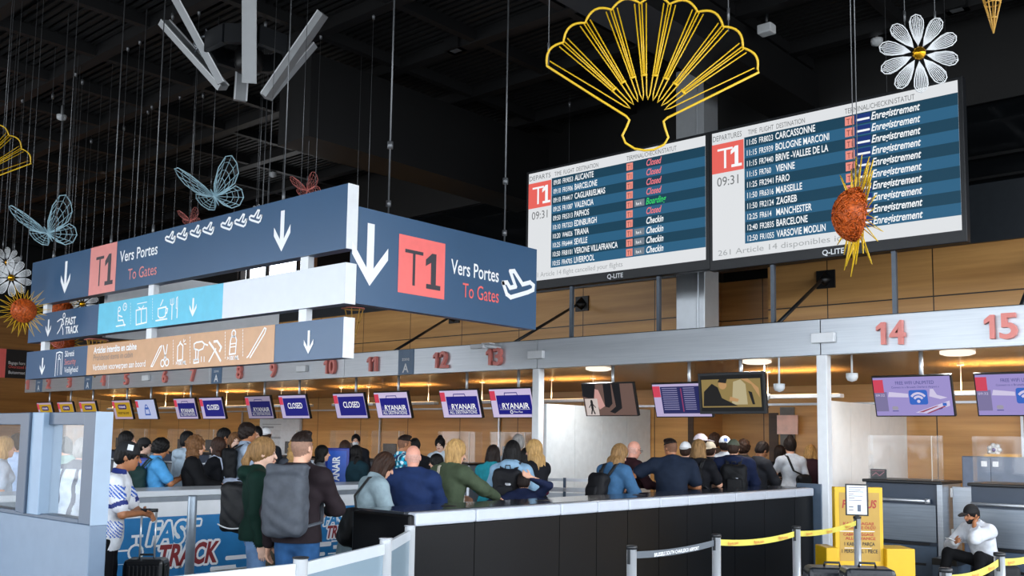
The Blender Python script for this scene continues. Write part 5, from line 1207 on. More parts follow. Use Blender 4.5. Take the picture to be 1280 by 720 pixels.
    lp = ((np.abs(L[:, 0]) < .022) & (np.abs(L[:, 2]+.058) < .007) & (L[:, 1] > .075)); mi[lp] = 3
    hc = HAIRC.get(hair[1], hair[1])
    if beard: be = (L[:, 2] < -.045) & (L[:, 2] > -.13) & (L[:, 1] > .0) & (L[:, 1] < .14) & (np.abs(L[:, 0]) < .075) & ~lp; mi[be] = 2
    if hair[0] in ('fade', 'buzz'):
        fd = (L[:, 2] > -.07-.3*np.clip(L[:, 1], -.1, 0)*0) & (L[:, 2] < .075) & (L[:, 1] < .035) & (np.abs(L[:, 0]) < .08) & (L[:, 2]-L[:, 1]*.5 > -.03); mi[fd & (mi == 0)] = 4
    if hair[0] == 'bald':
        fd = (L[:, 2] > -.06) & (L[:, 2] < .02) & (L[:, 1] < .01) & (np.abs(L[:, 0]) < .08); mi[fd & (mi == 0)] = 4
    sk = SKIN.get(skin, skin); st_c = tuple(.38*a+.62*b_ for a, b_ in zip(lin(sk), lin(hc)))
    if hair[0] == 'bald': st_c = tuple(.75*a+.25*b_ for a, b_ in zip(lin(sk), (.45, .43, .42)))
    obj_from('body', V*s, Fc, [mat(sk, .5, vary=.05, scale=20), mat('#1a1412', .3, vary=0), mat(HAIRC.get(beard, hc) if beard else hc, .7, vary=.1), mat('#a85f55' if fem else '#a06a58', .45, vary=0), mat(tuple(round(q, 4) for q in st_c), .7, vary=.1, scale=60)], root, mi)
    # top --------------------------------------------------
    nm, tc_, slv, t = top
    tp = Sdf(.035); torso(tp, t); tp.noise = (.0045 if t > .012 else .0035, 19, sd_)
    for q in (-1, 1):
        tp.cone(tt(q*(sw-.03), -.005, .46), SH[q], .058*b+t, .054*b+t)
        if slv == 'long':
            tp.cone(SH[q], EL[q], .050*b+t, .044*b+t); tp.cone(EL[q], WR[q]-HD[q]/np.linalg.norm(HD[q])*.01, .044*b+t, .032+t*.8)
        elif slv == 'short': tp.cone(SH[q], SH[q]+(EL[q]-SH[q])*.72, .054*b+t, .056*b+t)
        elif slv == 'half': tp.cone(SH[q], EL[q], .052*b+t, .047*b+t); tp.cone(EL[q], EL[q]+(WR[q]-EL[q])*.4, .046*b+t, .044*b+t)
    if hem < -.2:
        tp.ell(tt(0, 0, -.12), (.175*b+t, .13*b+t, .22), Rt); tp.cone(tt(-.05, 0, -.1), tt(-.05, 0, hem-.02), .12*b+t, .125*b+t); tp.cone(tt(.05, 0, -.1), tt(.05, 0, hem-.02), .12*b+t, .125*b+t)
    elif not sit: tp.cone(tt(-.045, 0, .05), tt(-.045, 0, hem-.05), .115*b+t, .115*b+t); tp.cone(tt(.045, 0, .05), tt(.045, 0, hem-.05), .115*b+t, .115*b+t)
    if hood: tp.ell(tt(0, -.11, .52), (.12, .07, .07), Rt, k=.03)
    if nm in ('jacket', 'coat', 'shirt') or collar: tp.cone(tt(0, -.012, .545), tt(0, -.002, .575), .066+t*.4, .064+t*.4, k=.02)
    ncd = Rt[:, 2]; zc = .60 if nm in ('jacket', 'coat', 'shirt') or hood else .585
    tp.clip.append((ncd, ncd@tt(0, 0, zc)))
    if not sit:
        pass
    V, Fc = tp.mesh(v_*1.1)
    keep = None
    ctr = V[Fc].mean(1); L = (ctr-hip)@Rt
    far_arm = np.minimum.reduce([np.linalg.norm(np.cross(ctr-EL[q], HD[q]/np.linalg.norm(HD[q])), axis=1)+np.where(((ctr-EL[q])@HD[q] < -.03), 9, 0) for q in (-1, 1)])
    keep = (L[:, 2] > hem-.01) | (far_arm < .09); Fc = Fc[keep]; L = L[keep]; far_arm = far_arm[keep]; ctr = ctr[keep]
    mats = [mat(tc_, .8, spec=.18, vary=.09, scale=14, bump=.6)]; mi = None
    if stripes:
        mi = np.zeros(len(Fc), int)
        for col, fn in stripes: mats.append(mat(col, .7, vary=.03)); mi[fn(L, ctr, SH, EL, WR)] = len(mats)-1
    obj_from(nm, V*s, Fc, mats, root, mi)
    # trousers and shoes -----------------------------------
    tr = Sdf(.03); tr.noise = (.004, 17, sd_)
    tr.ell(tt(0, -.008, .0), (.158*b+(.006 if fem else 0), .112*b, .13), Rt)
    for q in (-1, 1): tr.cone(HJ[q], KN[q], .092*b, .068*b); tr.cone(KN[q], AN[q]+np.array([0, 0, -.02]), .068*b, .056*b)
    if not sit: tr.clip.append((ncd, ncd@tt(0, 0, .11)))
    V, Fc = tr.mesh(.011 if dep < 9 or sit else .018); obj_from('trousers', V*s, Fc, mat(legs, .85, spec=.18, vary=.12, scale=12, bump=.6), root)
    for q in (-1, 1):
        sh = Sdf(.03); d = KN[q]-AN[q]; a = AN[q].copy(); a[2] = .045 if not sit else a[2]-.045
        sh.cone(a+np.array([0, -.05, 0]), a+np.array([.02*q, .15, -.008]), .044, .038); sh.ell(a+np.array([0, -.02, .03]), (.045, .06, .05)); sh.clip.append((np.array([0, 0, -1.]), -(a[2]-.043)))
        V, Fc = sh.mesh(.014); obj_from('shoe', V*s, Fc, mat(shoes, .5), root)
    # hair --------------------------------------------------
    st = hair[0]; hr = Sdf(.02); hr.strand = (.0028, 17, Rh, H0, sd_)
    def skull(t_, dz=0): hr.ell(hh(0, -.018, .028+dz), (.077+t_, .094+t_, .098+t_), Rh)
    face = lambda z0=.035, w_=.09: (hr.ell(hh(0, .13, -.06), (w_, .085, z0+.095), Rh, k=.012, sub=True))
    if st in ('short', 'buzz', 'wavy', 'quiff'):
        t_ = {'short': .011, 'buzz': .004, 'wavy': .022, 'quiff': .012}[st]
        if st in ('wavy', 'quiff'): hr.noise = (.006, 60, sd_)
        skull(t_, .004); hr.ell(hh(0, -.052, -.025), (.070+t_*.6, .058+t_*.6, .065), Rh)
        if st == 'quiff': hr.ell(hh(0, .03, .112), (.055, .06, .03), Rh)
        face(.03); hr.ell(hh(0, .07, -.09), (.11, .085, .07), Rh, k=.01, sub=True); c_ = hh(0, 0, -.085); hr.clip.append((-Rh[:, 2], -(Rh[:, 2]@c_)))
    elif st == 'fade':
        hr.ell(hh(0, -.014, .034), (.0785, .098, .100), Rh); hr.ell(hh(0, .03, .118), (.05, .06, .026), Rh); hr.ell(hh(0, .15, -.01), (.12, .075, .085), Rh, k=.01, sub=True); c_ = hh(0, 0, .052); hr.clip.append((-Rh[:, 2], -(Rh[:, 2]@c_)))
    elif st == 'fringe':
        hr.noise = None; hr.ell(hh(0, -.035, -.01), (.080, .076, .05), Rh); hr.ell(hh(0, .12, 0), (.1, .12, .2), Rh, k=.01, sub=True); c_ = hh(0, 0, -.06); hr.clip.append((-Rh[:, 2], -(Rh[:, 2]@c_)))
    elif st in ('bob', 'long', 'pony', 'bun', 'curly', 'lob'):
        t_ = .016 if st not in ('curly',) else .028
        if st == 'curly': hr.noise = (.012, 48, sd_)
        skull(t_, .004)
        if st in ('pony', 'bun'): hr.ell(hh(0, -.045, -.02), (.073, .062, .075), Rh)
        if st == 'pony':
            a_ = hh(0, -.11, .03); hr.ell(a_, (.035, .035, .035), Rh); p2 = a_+np.array([0, -.05, -.12]); p3 = p2+np.array([.01, .02, -.17]); hr.cone(a_, p2, .03, .034); hr.cone(p2, p3, .034, .014)
        if st == 'bun': hr.ell(hh(0, -.045, .135), (.045, .045, .042), Rh)
        if st in ('bob', 'lob', 'curly', 'long'):
            dn = {'bob': .10, 'lob': .16, 'curly': .28, 'long': .36}[st]; r1 = .055 if st != 'curly' else .075
            for q in (-1, 1): hr.cone(hh(q*.06, -.02, .0), hh(q*.075, -.012, -.10), .045, r1*.8)
            hr.cone(hh(0, -.055, .0), hh(0, -.05, -.10), .07, .062)
            if dn > .12:
                e_ = hh(0, -.06, -.10); dz = np.array([0, 0, -1.])*.6-Rt[:, 2]*.4; dz /= np.linalg.norm(dz); bk = -Rt[:, 1]*.035
                for q in (-1, 0, 1): hr.cone(e_+Rh[:, 0]*q*.055, e_+Rh[:, 0]*q*.065+dz*(dn-.1)+bk*1.2, .056, .036)
        face(.032 if st not in ('bob',) else .03, .068); c_ = None
        if st in ('pony', 'bun'): hr.ell(hh(0, .075, -.08), (.11, .085, .075), Rh, k=.01, sub=True)
    if st != 'bald':
        if cap: hr.clip.append((Rh[:, 2], Rh[:, 2]@hh(0, 0, .045)))
        V, Fc = hr.mesh(.0075 if near else .010)
        if len(Fc): obj_from('hair', V*s, Fc, hair_mat(hc), root)
    if cap:
        cc, cd = cap; cp = Sdf(.008); cp.ell(hh(0, -.016, .03), (.088, .107, .108), Rh); q = 1 if cd == 'front' else -1
        cp.clip.append((-Rh[:, 2], -(Rh[:, 2]@hh(0, 0, .028))))
        V, Fc = cp.mesh(.0075 if near else .01); c = obj_from('cap', V*s, Fc, mat(cc, .8, vary=.05), root)
        bm_ = Sdf(.006); Rb = Rh@Rx(-q*.22); bm_.ell(hh(0, q*.125, .034), (.070, .075, .008), Rb); bm_.ell(hh(0, q*.0, .0), (.083, .10, .2), Rh, k=.005, sub=True)
        V, Fc = bm_.mesh(.0065); obj_from('brim', V*s, Fc, mat(cc, .8, vary=.05), c)
        if logo:
            m = MB(); P = hh(*logo[1]); 
            n_ = Rh@(np.array(logo[1])/np.array([.088**2, .107**2, .108**2])); n_ /= np.linalg.norm(n_); U = np.cross(Rh[:, 2], n_); U /= np.linalg.norm(U); Vv = np.cross(n_, U)
            P = hh(0, -.016, .03)+Rh@(np.array(logo[1])/np.linalg.norm(np.array(logo[1])/np.array([.088, .107, .108]))); m.obox((P+n_*.002)*s, (U, Vv, n_), .024*s, .026*s, .004*s); build('cap_emblem', m, mat(logo[0], .6, vary=0), c, world=False)
    if glasses:
        m = MB()
        for q in (-1, 1): m.tube([(hh(q*.033+.021*math.cos(a), .104, .006+.016*math.sin(a)))*s for a in np.linspace(0, 2*math.pi, 12, endpoint=False)], .0022*s, 4, closed=True); m.tube([hh(q*.054, .1, .01)*s, hh(q*.08, .0, .008)*s], .002*s, 4)
        m.tube([hh(-.012, .106, .01)*s, hh(.012, .106, .01)*s], .0022*s, 4); build('glasses', m, CHAR, root, world=False)
    if mask:
        mk = Sdf(.02); mk.ell(hh(0, .045, -.055), (.06, .07, .052), Rh); mk.ell(hh(0, .0, -.04), (.07, .06, .2), Rh, k=.01, sub=True); V, Fc = mk.mesh(.01); obj_from('face_mask', V*s, Fc, mat(mask, .7), root)
    root['_f'] = 0; del root['_f']
    return dict(root=root, loc=loc, rot=rot, s=s, tt=tt, Rt=Rt, hip=hip, b=b, t=t, hh=hh, WR=WR, EL=EL, SH=SH)

def backpack(p, label, col, w_=.15, h_=.22, d_=.085, z=.27, col2=None, style='soft', cat='backpack', logo=None, straps=True, side=0.):
    t = thing(cat, label, cat.replace('_', ' '), p['loc'], p['rot']); s, tt, Rt = p['s'], p['tt'], p['Rt']
    y0 = -.118*p['b']-p['t']-d_
    sd = Sdf(.03); sd.box(tt(side, y0, z), (w_-.07, max(.01, d_-.06), h_-.075), .07, Rt); sd.ell(tt(side, y0-.025, z-.05), (w_*.92, d_*1.1, h_*.78), Rt); sd.noise = (.006, 24, z*40+PEOPLE)
    if style == 'roll': sd.box(tt(side, y0+.01, z+h_+.01), (w_-.03, .025, .02), .025, Rt)
    V, Fc = sd.mesh(.0095); obj_from('main_bag', V*s, Fc, mat(col, .65, spec=.25, vary=.12, scale=12, bump=.5), t)
    if style != 'roll':
        sd = Sdf(.03); sd.box(tt(side, y0-d_-.0, z-.07), (w_*.62-.03, .012, h_*.42-.03), .03, Rt); V, Fc = sd.mesh(.0095); obj_from('front_pocket', V*s, Fc, mat(col2 or col, .65, spec=.25, vary=.12, scale=12, bump=.5), t)
    m = MB(); m.tube([tt(side-.03, y0+.02, z+h_+.0)*s, tt(side-.025, y0+.01, z+h_+.035)*s, tt(side+.025, y0+.01, z+h_+.035)*s, tt(side+.03, y0+.02, z+h_)*s], .007*s, 6); build('grab_handle', m, mat(col, .6), t, world=False)
    if straps:
        for q in (-1, 1):
            b = p['b']; e = p['t']
            pts = [(q*.075, y0+.05, z+h_-.03), (q*.095, -.075-e, .535), (q*.105, -.0, .56+e*.6), (q*.112*b, .085*b+e, .49), (q*.118*b, .128*b+e, .36), (q*.13*b, .11*b+e, .2), (q*.165*b+e*q, .0, .12), (q*.13, y0+.03, z-h_*.7)]
            m = MB()
            for e_ in (-.014, 0, .014): m.tube([tt(a+e_, c, d)*s for a, c, d in pts], .010*s, 6)
            build('strap', m, mat(col, .6), t, world=False)
    if logo:
        m = MB(); c = tt(side+logo[1], y0-d_-.018, z+logo[2]); pl = Pl(c*s, Rt[:, 0], Rt[:, 2]); pl.N = -Rt[:, 1]
        for k in range(3): pl.rect(m, -.03, -.012+k*.01, .012, -.006+k*.01, .012)
        pl.disc(m, .022, .0, .014, .012); build('emblem', m, mat(logo[0], .6, vary=0), t, world=False)
    return t
def crossbag(p, label, col, side=1, z=.02, y=-.19, x=0., w_=.16, h_=.16, d_=.07, strapcol=None, cat='shoulder_bag'):
    t = thing(cat, label, 'bag', p['loc'], p['rot']); s, tt, Rt = p['s'], p['tt'], p['Rt']
    sd = Sdf(.03); sd.box(tt(x, y, z), (w_-.07, max(.01, d_-.05), h_-.07), .065, Rt); sd.ell(tt(x, y-.02, z-h_*.25), (w_*.95, d_*1.1, h_*.72), Rt); sd.noise = (.006, 24, PEOPLE*2.)
    V, Fc = sd.mesh(.0095); obj_from('main_bag', V*s, Fc, mat(col, .6, spec=.25, vary=.12, scale=12, bump=.5), t)
    b, e = p['b'], p['t']; q = side
    m = MB(); pts = [(x, y+.0, z+h_-.02), (q*.02, -.135*b-e, .32), (q*.085, -.08-e, .53), (q*.095, 0, .56+e*.6), (q*.05, .10*b+e, .46), (-q*.05, .13*b+e, .25), (-q*.165*b-e*q, .02, .08), (x-q*w_*.6, y+.03, z+.02)]
    for e_ in (-.009, .009): m.tube([tt(a+e_, c, d)*s for a, c, d in pts], .009*s, 6)
    build('strap', m, mat(strapcol or col, .6), t, world=False); return t

# --- foreground ---------------------------------------------------------------
JB, JN = '#2c5fc0', '#1c2f78'
jersey = [(JB, lambda L, c, SH, EL, WR: ((np.abs(L[:, 2]-.40-.0*L[:, 0]) < .055) & (np.abs(L[:, 0]) > .10) & (np.sin(L[:, 2]*220+L[:, 1]*160) > -.1)) | ((np.abs(L[:, 2]-.07) < .07) & (L[:, 0] > .03) & (np.sin(L[:, 2]*240+L[:, 1]*220) > .25))),
          (JN, lambda L, c, SH, EL, WR: (np.minimum.reduce([np.abs(np.linalg.norm(c-SH[q], axis=1)-.205) for q in (-1, 1)]) < .018) & (np.abs(L[:, 0]) > .15) | ((L[:, 2] > .545) & (np.abs(L[:, 0]) > .03)) )]
p = person('young man in black cap and white blue football shirt holding a suitcase handle', 162, 547, 8.3, 80, 9, sex='m', b=.86, skin='tan', hair=('short', 'black'), top=('jersey', '#e4e8ee', 'short', .02), legs='#101216',
           arms=(((.02, .33, 1.11), (.9, -.2, -.7), (-.8, .2, .5)), ((-.02, .28, 1.12), (.9, -.3, -.6), (-.8, .2, .5))), cap=('#0d0f14', 'front'), hem=-.10, stripes=jersey, logo=('#d8dce2', (.082, .03, .06)), hp=8)
p = person('person in teal shirt and khaki trousers behind the ponytail woman', 334, 556, 9.3, 35, sex='m', b=.95, hair=('short', 'dbrown'), top=('shirt', '#1f97a5', 'half', .014), legs='#5d584c', arms=('down', 'down'))
bg = crossbag(p, 'large black messenger bag with a white line across a teal shirt', '#0d0f12', side=-1, z=.22, y=-.23, x=-.05, w_=.23, h_=.25, d_=.09, cat='messenger_bag')
m = MB(); tt, s_ = p['tt'], p['s']; m.tube([tt(-.05+.22*k/8, -.358+.03*abs(k/8), .02+.03*(k/8)**2)*s_ for k in range(-8, 9)], .007, 5); build('white_piping', m, WHITE, bg, world=False)
p = person('young woman with tied fair hair in dark green hoodie and jeans', 331, 546, 8.4, 75, sex='f', b=1.0, skin='pale', hair=('pony', 'dblond'), top=('hoodie', '#0d2a22', 'long', .022), legs='#6b8cb5', arms=('down', 'down'), hp=8, hood=True, hem=-.04)
p = person('man with shaved sides in dark brown jumper and jeans', 379, 538, 7.9, 12, sex='m', b=1.05, skin='light', hair=('fade', 'dbrown'), top=('jumper', '#241c20', 'long', .022), legs='#2d5583', arms=('down', 'front'), hy=15, hem=-.02)
backpack(p, 'big grey roll-top backpack worn by the man in jeans', '#4b5058', w_=.17, h_=.25, d_=.09, z=.27, style='roll')
p = person('woman with brown bob in pale blue grey coat bending forward', 481, 566, 8.7, 62, 16, 22, 0, sex='f', b=1.08, hair=('bob', 'brown'), skin='light', top=('coat', '#8fa3ab', 'long', .03), legs='#2f8a3a', arms=('front', 'front'), hem=-.34)
crossbag(p, 'black round shoulder bag on the pale coat', '#0e0f12', side=1, z=.02, y=-.17, x=.17, w_=.14, h_=.19, d_=.08)
p = person('bald man in navy jacket seen from behind', 517, 557, 9.75, 5, 0, 8, 0, b=1.12, skin='pink', hair=('bald', 'grey'), top=('jacket', '#1d2f57', 'long', .032), legs='#23262e', arms=('front', 'front'))
p = person('woman with blond bob in olive green top leaning on the black desk', 571, 549, 10.2, 40, 8, 10, 20, sex='f', b=1.14, skin='light', hair=('bob', 'blond'), top=('jumper', '#434f3c', 'long', .024), legs='#2a2c30', arms=('front', 'desk'))
crossbag(p, 'slim bag with a pale strap over the olive top', '#2b2a28', side=-1, z=-.02, y=-.16, x=.12, w_=.1, h_=.1, d_=.04, strapcol='#b9b4a6')
p = person('woman with black hair and light blue hooded jacket at the black desk', 641, 551, 11.4, 10, 6, 20, 0, sex='f', b=1.02, hair=('bob', 'black'), top=('jacket', '#86a8c2', 'long', .028), legs='#1d2026', arms=('front', 'front'), hood=True)
backpack(p, 'black backpack on the light blue hooded jacket', '#121318', w_=.16, h_=.23, d_=.10, z=.25, col2='#191b20', logo=('#c9ccd2', .03, .04))
p = person('person with brown bob and teal jacket left of the black backpack', 617, 556, 13.2, 20, 4, 8, 0, sex='f', hair=('bob', 'dbrown'), top=('jacket', '#1f7f8c', 'long', .028), arms=('front', 'front'))
p = person('child in navy jumper resting on the desk with hand behind the head', 655, 590, 9.9, 5, 30, 0, 0, b=.92, hair=('short', 'dbrown'), top=('jumper', '#17203c', 'long', .022), arms=(((.34, .34, 1.20), (.9, -.4, -.3), (-1, 0, 0)), ((.12, .02, 1.62), (1, .2, -.3), (0, .3, 1))))
p = person('woman with long fair hair in black blazer facing left', 667, 549, 12.0, -50, 0, 8, 0, sex='f', hair=('long', 'blond'), top=('blazer', '#16181d', 'long', .024), arms=('front', 'front'))
p = person('grey haired person farther back by the white column', 648, 542, 14.2, 0, hair=('short', 'grey'), top=('shirt', '#8a8f96', 'long', .02))
p = person('dark haired woman in burgundy top between backpack and blazer', 658, 560, 13.1, 10, 5, 8, 0, sex='f', hair=('long', 'black'), top=('top', '#5a1a34', 'long', .018), arms=('front', 'front'))
p = person('woman with tied fair hair in denim jacket leaning forward at the desk', 775, 555, 10.8, 48, 14, 18, 8, sex='f', b=1.08, hair=('long', 'dblond'), top=('jacket', '#3d6489', 'long', .026), legs='#22262e', arms=('front', 'front'))
backpack(p, 'black backpack on the denim jacket', '#101115', w_=.14, h_=.2, d_=.08, z=.20, side=-.02)
p = person('bald man with glasses in burgundy jumper at the desk', 793, 551.5, 13.7, 65, 3, 12, 0, b=1.0, skin='pink', hair=('bald', 'grey'), glasses=True, top=('jumper', '#321a20', 'long', .022), arms=('front', 'front'))
p = person('large man in navy short-sleeved shirt leaning one arm on the desk', 838, 547, 10.4, 12, 16, 8, -45, b=1.24, skin='tan', hair=('fade', 'dbrown'), top=('shirt', '#1b2536', 'short', .02), legs='#26282e', arms=(((.50, -.10, 1.17), (.4, .9, .1), (1, .2, 0)), 'front'))
p = person('woman with short fair hair, black top and cream trousers', 874, 549, 11.1, 25, 4, 10, 15, sex='f', b=1.06, hair=('bob', 'dblond'), top=('top', '#14151a', 'short', .02), legs='#b9b39f', arms=('down', 'front'))
backpack(p, 'small black backpack on the woman in cream trousers', '#0f1013', w_=.11, h_=.15, d_=.06, z=.3)
p = person('person in white cap behind the large man in navy', 857, 549, 14.6, 20, cap=('#e6e8ea', 'back'), hair=('short', 'brown'), top=('shirt', '#3a3f48', 'short', .016))
p = person('tall person in pale pink cap turned to the right', 877, 539, 15.2, 80, cap=('#d9cdd4', 'front'), hair=('short', 'dbrown'), top=('shirt', '#24262c', 'long', .02), skin='tan')
p = person('person in beige cap and dark jacket', 888, 549, 14.9, 30, cap=('#c3b7a2', 'back'), hair=('short', 'brown'), top=('jacket', '#1c1e24', 'long', .026))
p = person('person in white cap with blue mark and white shirt', 906, 542, 15.2, 10, cap=('#e4e7ea', 'front'), hair=('short', 'dbrown'), top=('shirt', '#c6ccd4', 'short', .018), skin='tan', logo=('#3a5a96', (.01, -.105, .05)))
p = person('person in olive cap and navy jacket with arms forward', 917, 546, 11.3, 12, 6, 6, 10, b=1.14, cap=('#4f5648', 'front'), hair=('short', 'brown'), top=('jacket', '#16203c', 'long', .034), arms=('front', 'front'), hood=True)
backpack(p, 'black backpack on the navy jacket under an olive cap', '#0f1114', w_=.18, h_=.23, d_=.1, z=.22, logo=('#8a8f99', .02, .02))
p = person('brown haired person right of the olive cap', 930, 549, 15.6, 30, hair=('wavy', 'brown'), top=('shirt', '#33302e', 'long', .02))
p = person('man with dark hair in dark grey jumper looking down', 953, 552, 11.7, 65, 8, 28, 0, b=1.06, skin='tan', hair=('short', 'dbrown'), top=('jumper', '#2b2d33', 'long', .022), arms=('phone', 'phone'))
p = person('young woman with dark bun in white long-sleeved top', 987, 546, 11.9, -5, 3, 6, 0, sex='f', hair=('bun', 'dbrown'), top=('top', '#cfd6e0', 'long', .012), legs='#8b97a8', arms=('front', 'down'), hem=.06)
crossbag(p, 'black bag on the right side of the white top', '#101216', side=-1, z=.1, y=-.16, x=.13, w_=.12, h_=.17, d_=.06)
p = person('dark haired woman in black beside the white top', 974, 556, 16.4, -20, sex='f', hair=('long', 'dbrown'), top=('top', '#121318', 'long', .02))
p = person('person with fair hair in burgundy jacket next to the white column', 1013, 556, 12.5, 20, 2, 20, 10, sex='f', hair=('bob', 'blond'), top=('jacket', '#35202a', 'long', .03))
p = person('tall brown haired person behind the caps', 893, 541, 17.0, 10, hair=('wavy', 'brown'), top=('shirt', '#4a3a30', 'long', .02))
# --- crowd behind the white counter -----------------------------------------------
p = person('dark haired person in white shirt behind the man in the cap', 160, 538, 13.4, 60, hair=('short', 'black'), top=('shirt', '#e6e9ec', 'short', .018), hy=20)
p = person('person in black cap and black top facing right', 182, 544, 14.2, 85, cap=('#0e0f12', 'back'), hair=('short', 'black'), top=('top', '#121419', 'long', .022), skin='pale', arms=('front', 'front'))
p = person('man in bright blue t-shirt with his hands raised', 202, 548, 12.6, 60, 0, 20, 0, hair=('wavy', 'black'), skin='tan', top=('shirt', '#4f9ad2', 'short', .02), arms=('phone', 'phone'), b=1.02)
backpack(p, 'dark green backpack on the bright blue t-shirt', '#12302e', w_=.15, h_=.21, d_=.09, z=.25)
p = person('dark haired person in pale grey blue shirt behind the curly woman', 236, 538, 13.8, 40, hair=('short', 'black'), top=('shirt', '#a9bccb', 'long', .022), hood=True)
p = person('woman with long curly fair hair and black jacket', 246, 545, 12.5, 75, sex='f', hair=('curly', 'lbrown'), top=('jacket', '#0f1013', 'long', .028), arms=('front', 'front'), b=1.05)
p = person('woman with long brown hair facing left in black', 272, 546, 13.6, -75, sex='f', hair=('long', 'brown'), skin='pale', top=('jacket', '#101217', 'long', .024), arms=('phone', 'front'))
backpack(p, 'white and blue backpack of the woman facing left', '#b7c3d8', w_=.14, h_=.17, d_=.08, z=.1, col2='#2a3f78')
p = person('dark haired man in black jacket above the long brown hair', 282, 534, 15.2, 70, hair=('short', 'black'), skin='tan', top=('jacket', '#15171c', 'long', .028))
p = person('smiling woman in grey t-shirt facing the camera', 294, 540, 14.4, 150, sex='f', hair=('lob', 'lbrown'), skin='pale', top=('shirt', '#8f9db2', 'short', .016))
p = person('tall dark haired man with pale collar looking right', 311, 528, 13.8, 60, 0, 0, 20, hair=('wavy', 'dbrown'), skin='tan', top=('shirt', '#9fb0c4', 'short', .02))
backpack(p, 'black backpack with small white emblem on the tall man', '#0d0f12', w_=.17, h_=.24, d_=.09, z=.27, logo=('#d5d9de', -.02, .1))
p = person('man facing the camera behind the tall man', 321, 532, 15.8, 175, hair=('short', 'black'), skin='light', top=('shirt', '#2c3440', 'short', .016))
p = person('person in white cap in front of the notice board', 333, 532, 16.8, 0, cap=('#eceef0', 'back'), hair=('short', 'brown'), top=('shirt', '#22262c', 'short', .016))
p = person('fair curly haired person half hidden by the grey backpack man', 371, 548, 13.2, 0, sex='f', hair=('curly', 'blond'), top=('shirt', '#3c4048', 'long', .018))
p = person('dark haired person left of the blue bag sizer', 404, 556, 13.6, 80, sex='f', hair=('lob', 'black'), skin='light', top=('shirt', '#70757c', 'long', .018))
p = person('brown haired person in dark teal jacket right of the bag sizer', 432, 550, 15.7, 10, sex='f', hair=('bob', 'brown'), top=('jacket', '#142430', 'long', .034))
p = person('dark haired person in blue green padded jacket', 446, 556, 14.3, 30, sex='f', hair=('lob', 'black'), top=('jacket', '#1a3640', 'long', .036))
p = person('check-in clerk with face mask behind the counter', 445, 542, 19.6, 175, hair=('short', 'black'), mask='#d9dde0', top=('shirt', '#1c1f26', 'long', .02))
hawaii = [('#d8eef0', lambda L, c, SH, EL, WR: np.sin(c[:, 0]*52+c[:, 2]*31)*np.sin(c[:, 2]*47-c[:, 1]*39) > .35), ('#0c3a58', lambda L, c, SH, EL, WR: np.sin(c[:, 0]*52+c[:, 2]*31)*np.sin(c[:, 2]*47-c[:, 1]*39) < -.35)]
p = person('man in bright teal patterned shirt with cropped hair', 506, 543, 14.0, 65, 0, 8, 0, hair=('fade', 'dbrown'), skin='tan', top=('shirt', '#1f9fc0', 'short', .022), stripes=hawaii)
backpack(p, 'blue and black backpack on the patterned teal shirt', '#12265c', w_=.15, h_=.21, d_=.09, z=.24)
p = person('black haired person in black behind the bald head', 519, 547, 15.2, 5, hair=('short', 'black'), top=('jacket', '#111318', 'long', .028))
p = person('clerk with dark bun and white blouse behind the counter', 550, 546, 17.6, -170, sex='f', skin='pale', hair=('bun', 'black'), top=('blouse', '#c5d2dc', 'long', .018), hp=10)
p = person('woman with glasses in white blouse facing left', 545, 567, 13.4, -80, 0, 8, 0, sex='f', hair=('bob', 'black'), skin='light', glasses=True, top=('blouse', '#d7dde2', 'short', .018))
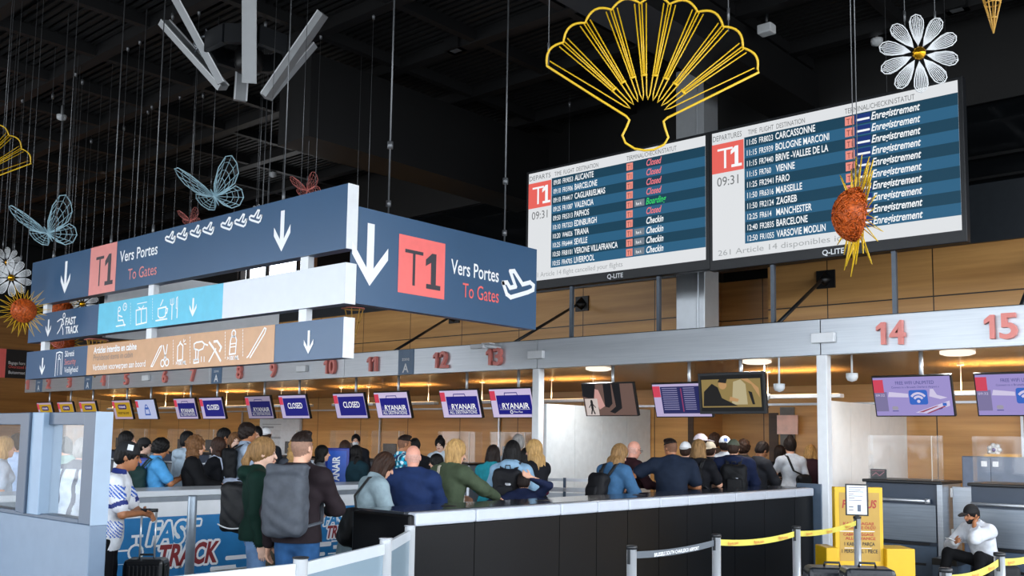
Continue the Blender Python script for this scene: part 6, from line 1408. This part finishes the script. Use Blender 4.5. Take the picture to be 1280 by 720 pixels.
# --- seen through the booth glass ---------------------------------------------------
navyst = [('#22304e', lambda L, c, SH, EL, WR: (np.abs(np.abs(L[:, 0])-.10) < .022) | (L[:, 2] > .50))]
p = person('man in mint green shirt behind the booth glass', 80, 546, 12.0, -80, 6, 6, 0, hair=('short', 'dbrown'), skin='light', beard='dbrown', top=('shirt', '#a8cfc6', 'short', .022), b=1.1, arms=('front', 'front'))
p = person('grey haired man in white and navy striped shirt behind the booth glass', 107, 546, 9.6, 25, 8, 6, 0, hair=('short', 'grey'), skin='pink', top=('shirt', '#c9d6e6', 'short', .022), stripes=navyst, b=1.05, arms=('front', 'front'))
p = person('dark haired person in light blue shirt behind the left booth pane', 24, 541, 12.0, 20, hair=('short', 'black'), top=('shirt', '#b4cdf0', 'short', .02))
p = person('fair person in pale blue top at the left picture edge', 8, 545, 11.2, 60, sex='f', skin='light', hair=('lob', 'blond'), top=('top', '#b9c6d6', 'short', .018))
# --- seated man ---------------------------------------------------------------------
p = person('seated man in white shirt and black cap resting his head on his hand', 1213, 627, 11.6, -112, 24, 4, 0, b=1.02, skin='tan', hair=('short', 'black'), beard='black', cap=('#0d0e10', 'front'), top=('shirt', '#d6dbe3', 'long', .03), legs='#0f1013',
           arms=(((.085, .335, .93), (.7, .5, -1), (0, -.3, .6)), ((.08, .50, .68), (.9, -.3, -.5), (-.3, .2, .9))), hem=-.05,
           sit=dict(hip=.40, knee=((-.26, .44, .52), (.24, .46, .52)), foot=((-.28, .50, .09), (.22, .62, .09))), vox=.0085)
q = p; t = thing('smartphone', 'white smartphone in the hand of the seated man', 'phone', p['loc'], p['rot'])
W_ = (p['WR'][1]+np.array([-.02, .08, .03])); m = MB(); m.obox(W_*p['s'], ((1, 0, 0), (0, .9, .3), (0, -.3, .9)), .036, .075, .005); build('case', m, WHITE, t, bevel=.003, world=False)
m = MB(); m.obox((W_+np.array([0, -.002, .006]))*p['s'], ((1, 0, 0), (0, .9, .3), (0, -.3, .9)), .032, .068, .001); build('display', m, BLACK, t, world=False)
P = at(1252, 704, 11.2); sd = Sdf(.03); sd.box((0, 0, .2), (.13, .09, .15), .05); sd.ell((0, -.08, .16), (.12, .08, .12)); V, Fc = sd.mesh(.012)
t = thing('backpack', 'dark backpack standing on the floor beside the seated man', 'backpack', (P[0], P[1], 0), .4); obj_from('main_bag', V, Fc, mat('#16191d', .7, vary=.1), t)
m = MB(); m.tube([(-.04, 0, .39), (-.03, 0, .44), (.03, 0, .44), (.04, 0, .39)], .008); build('grab_handle', m, CHAR, t, world=False)
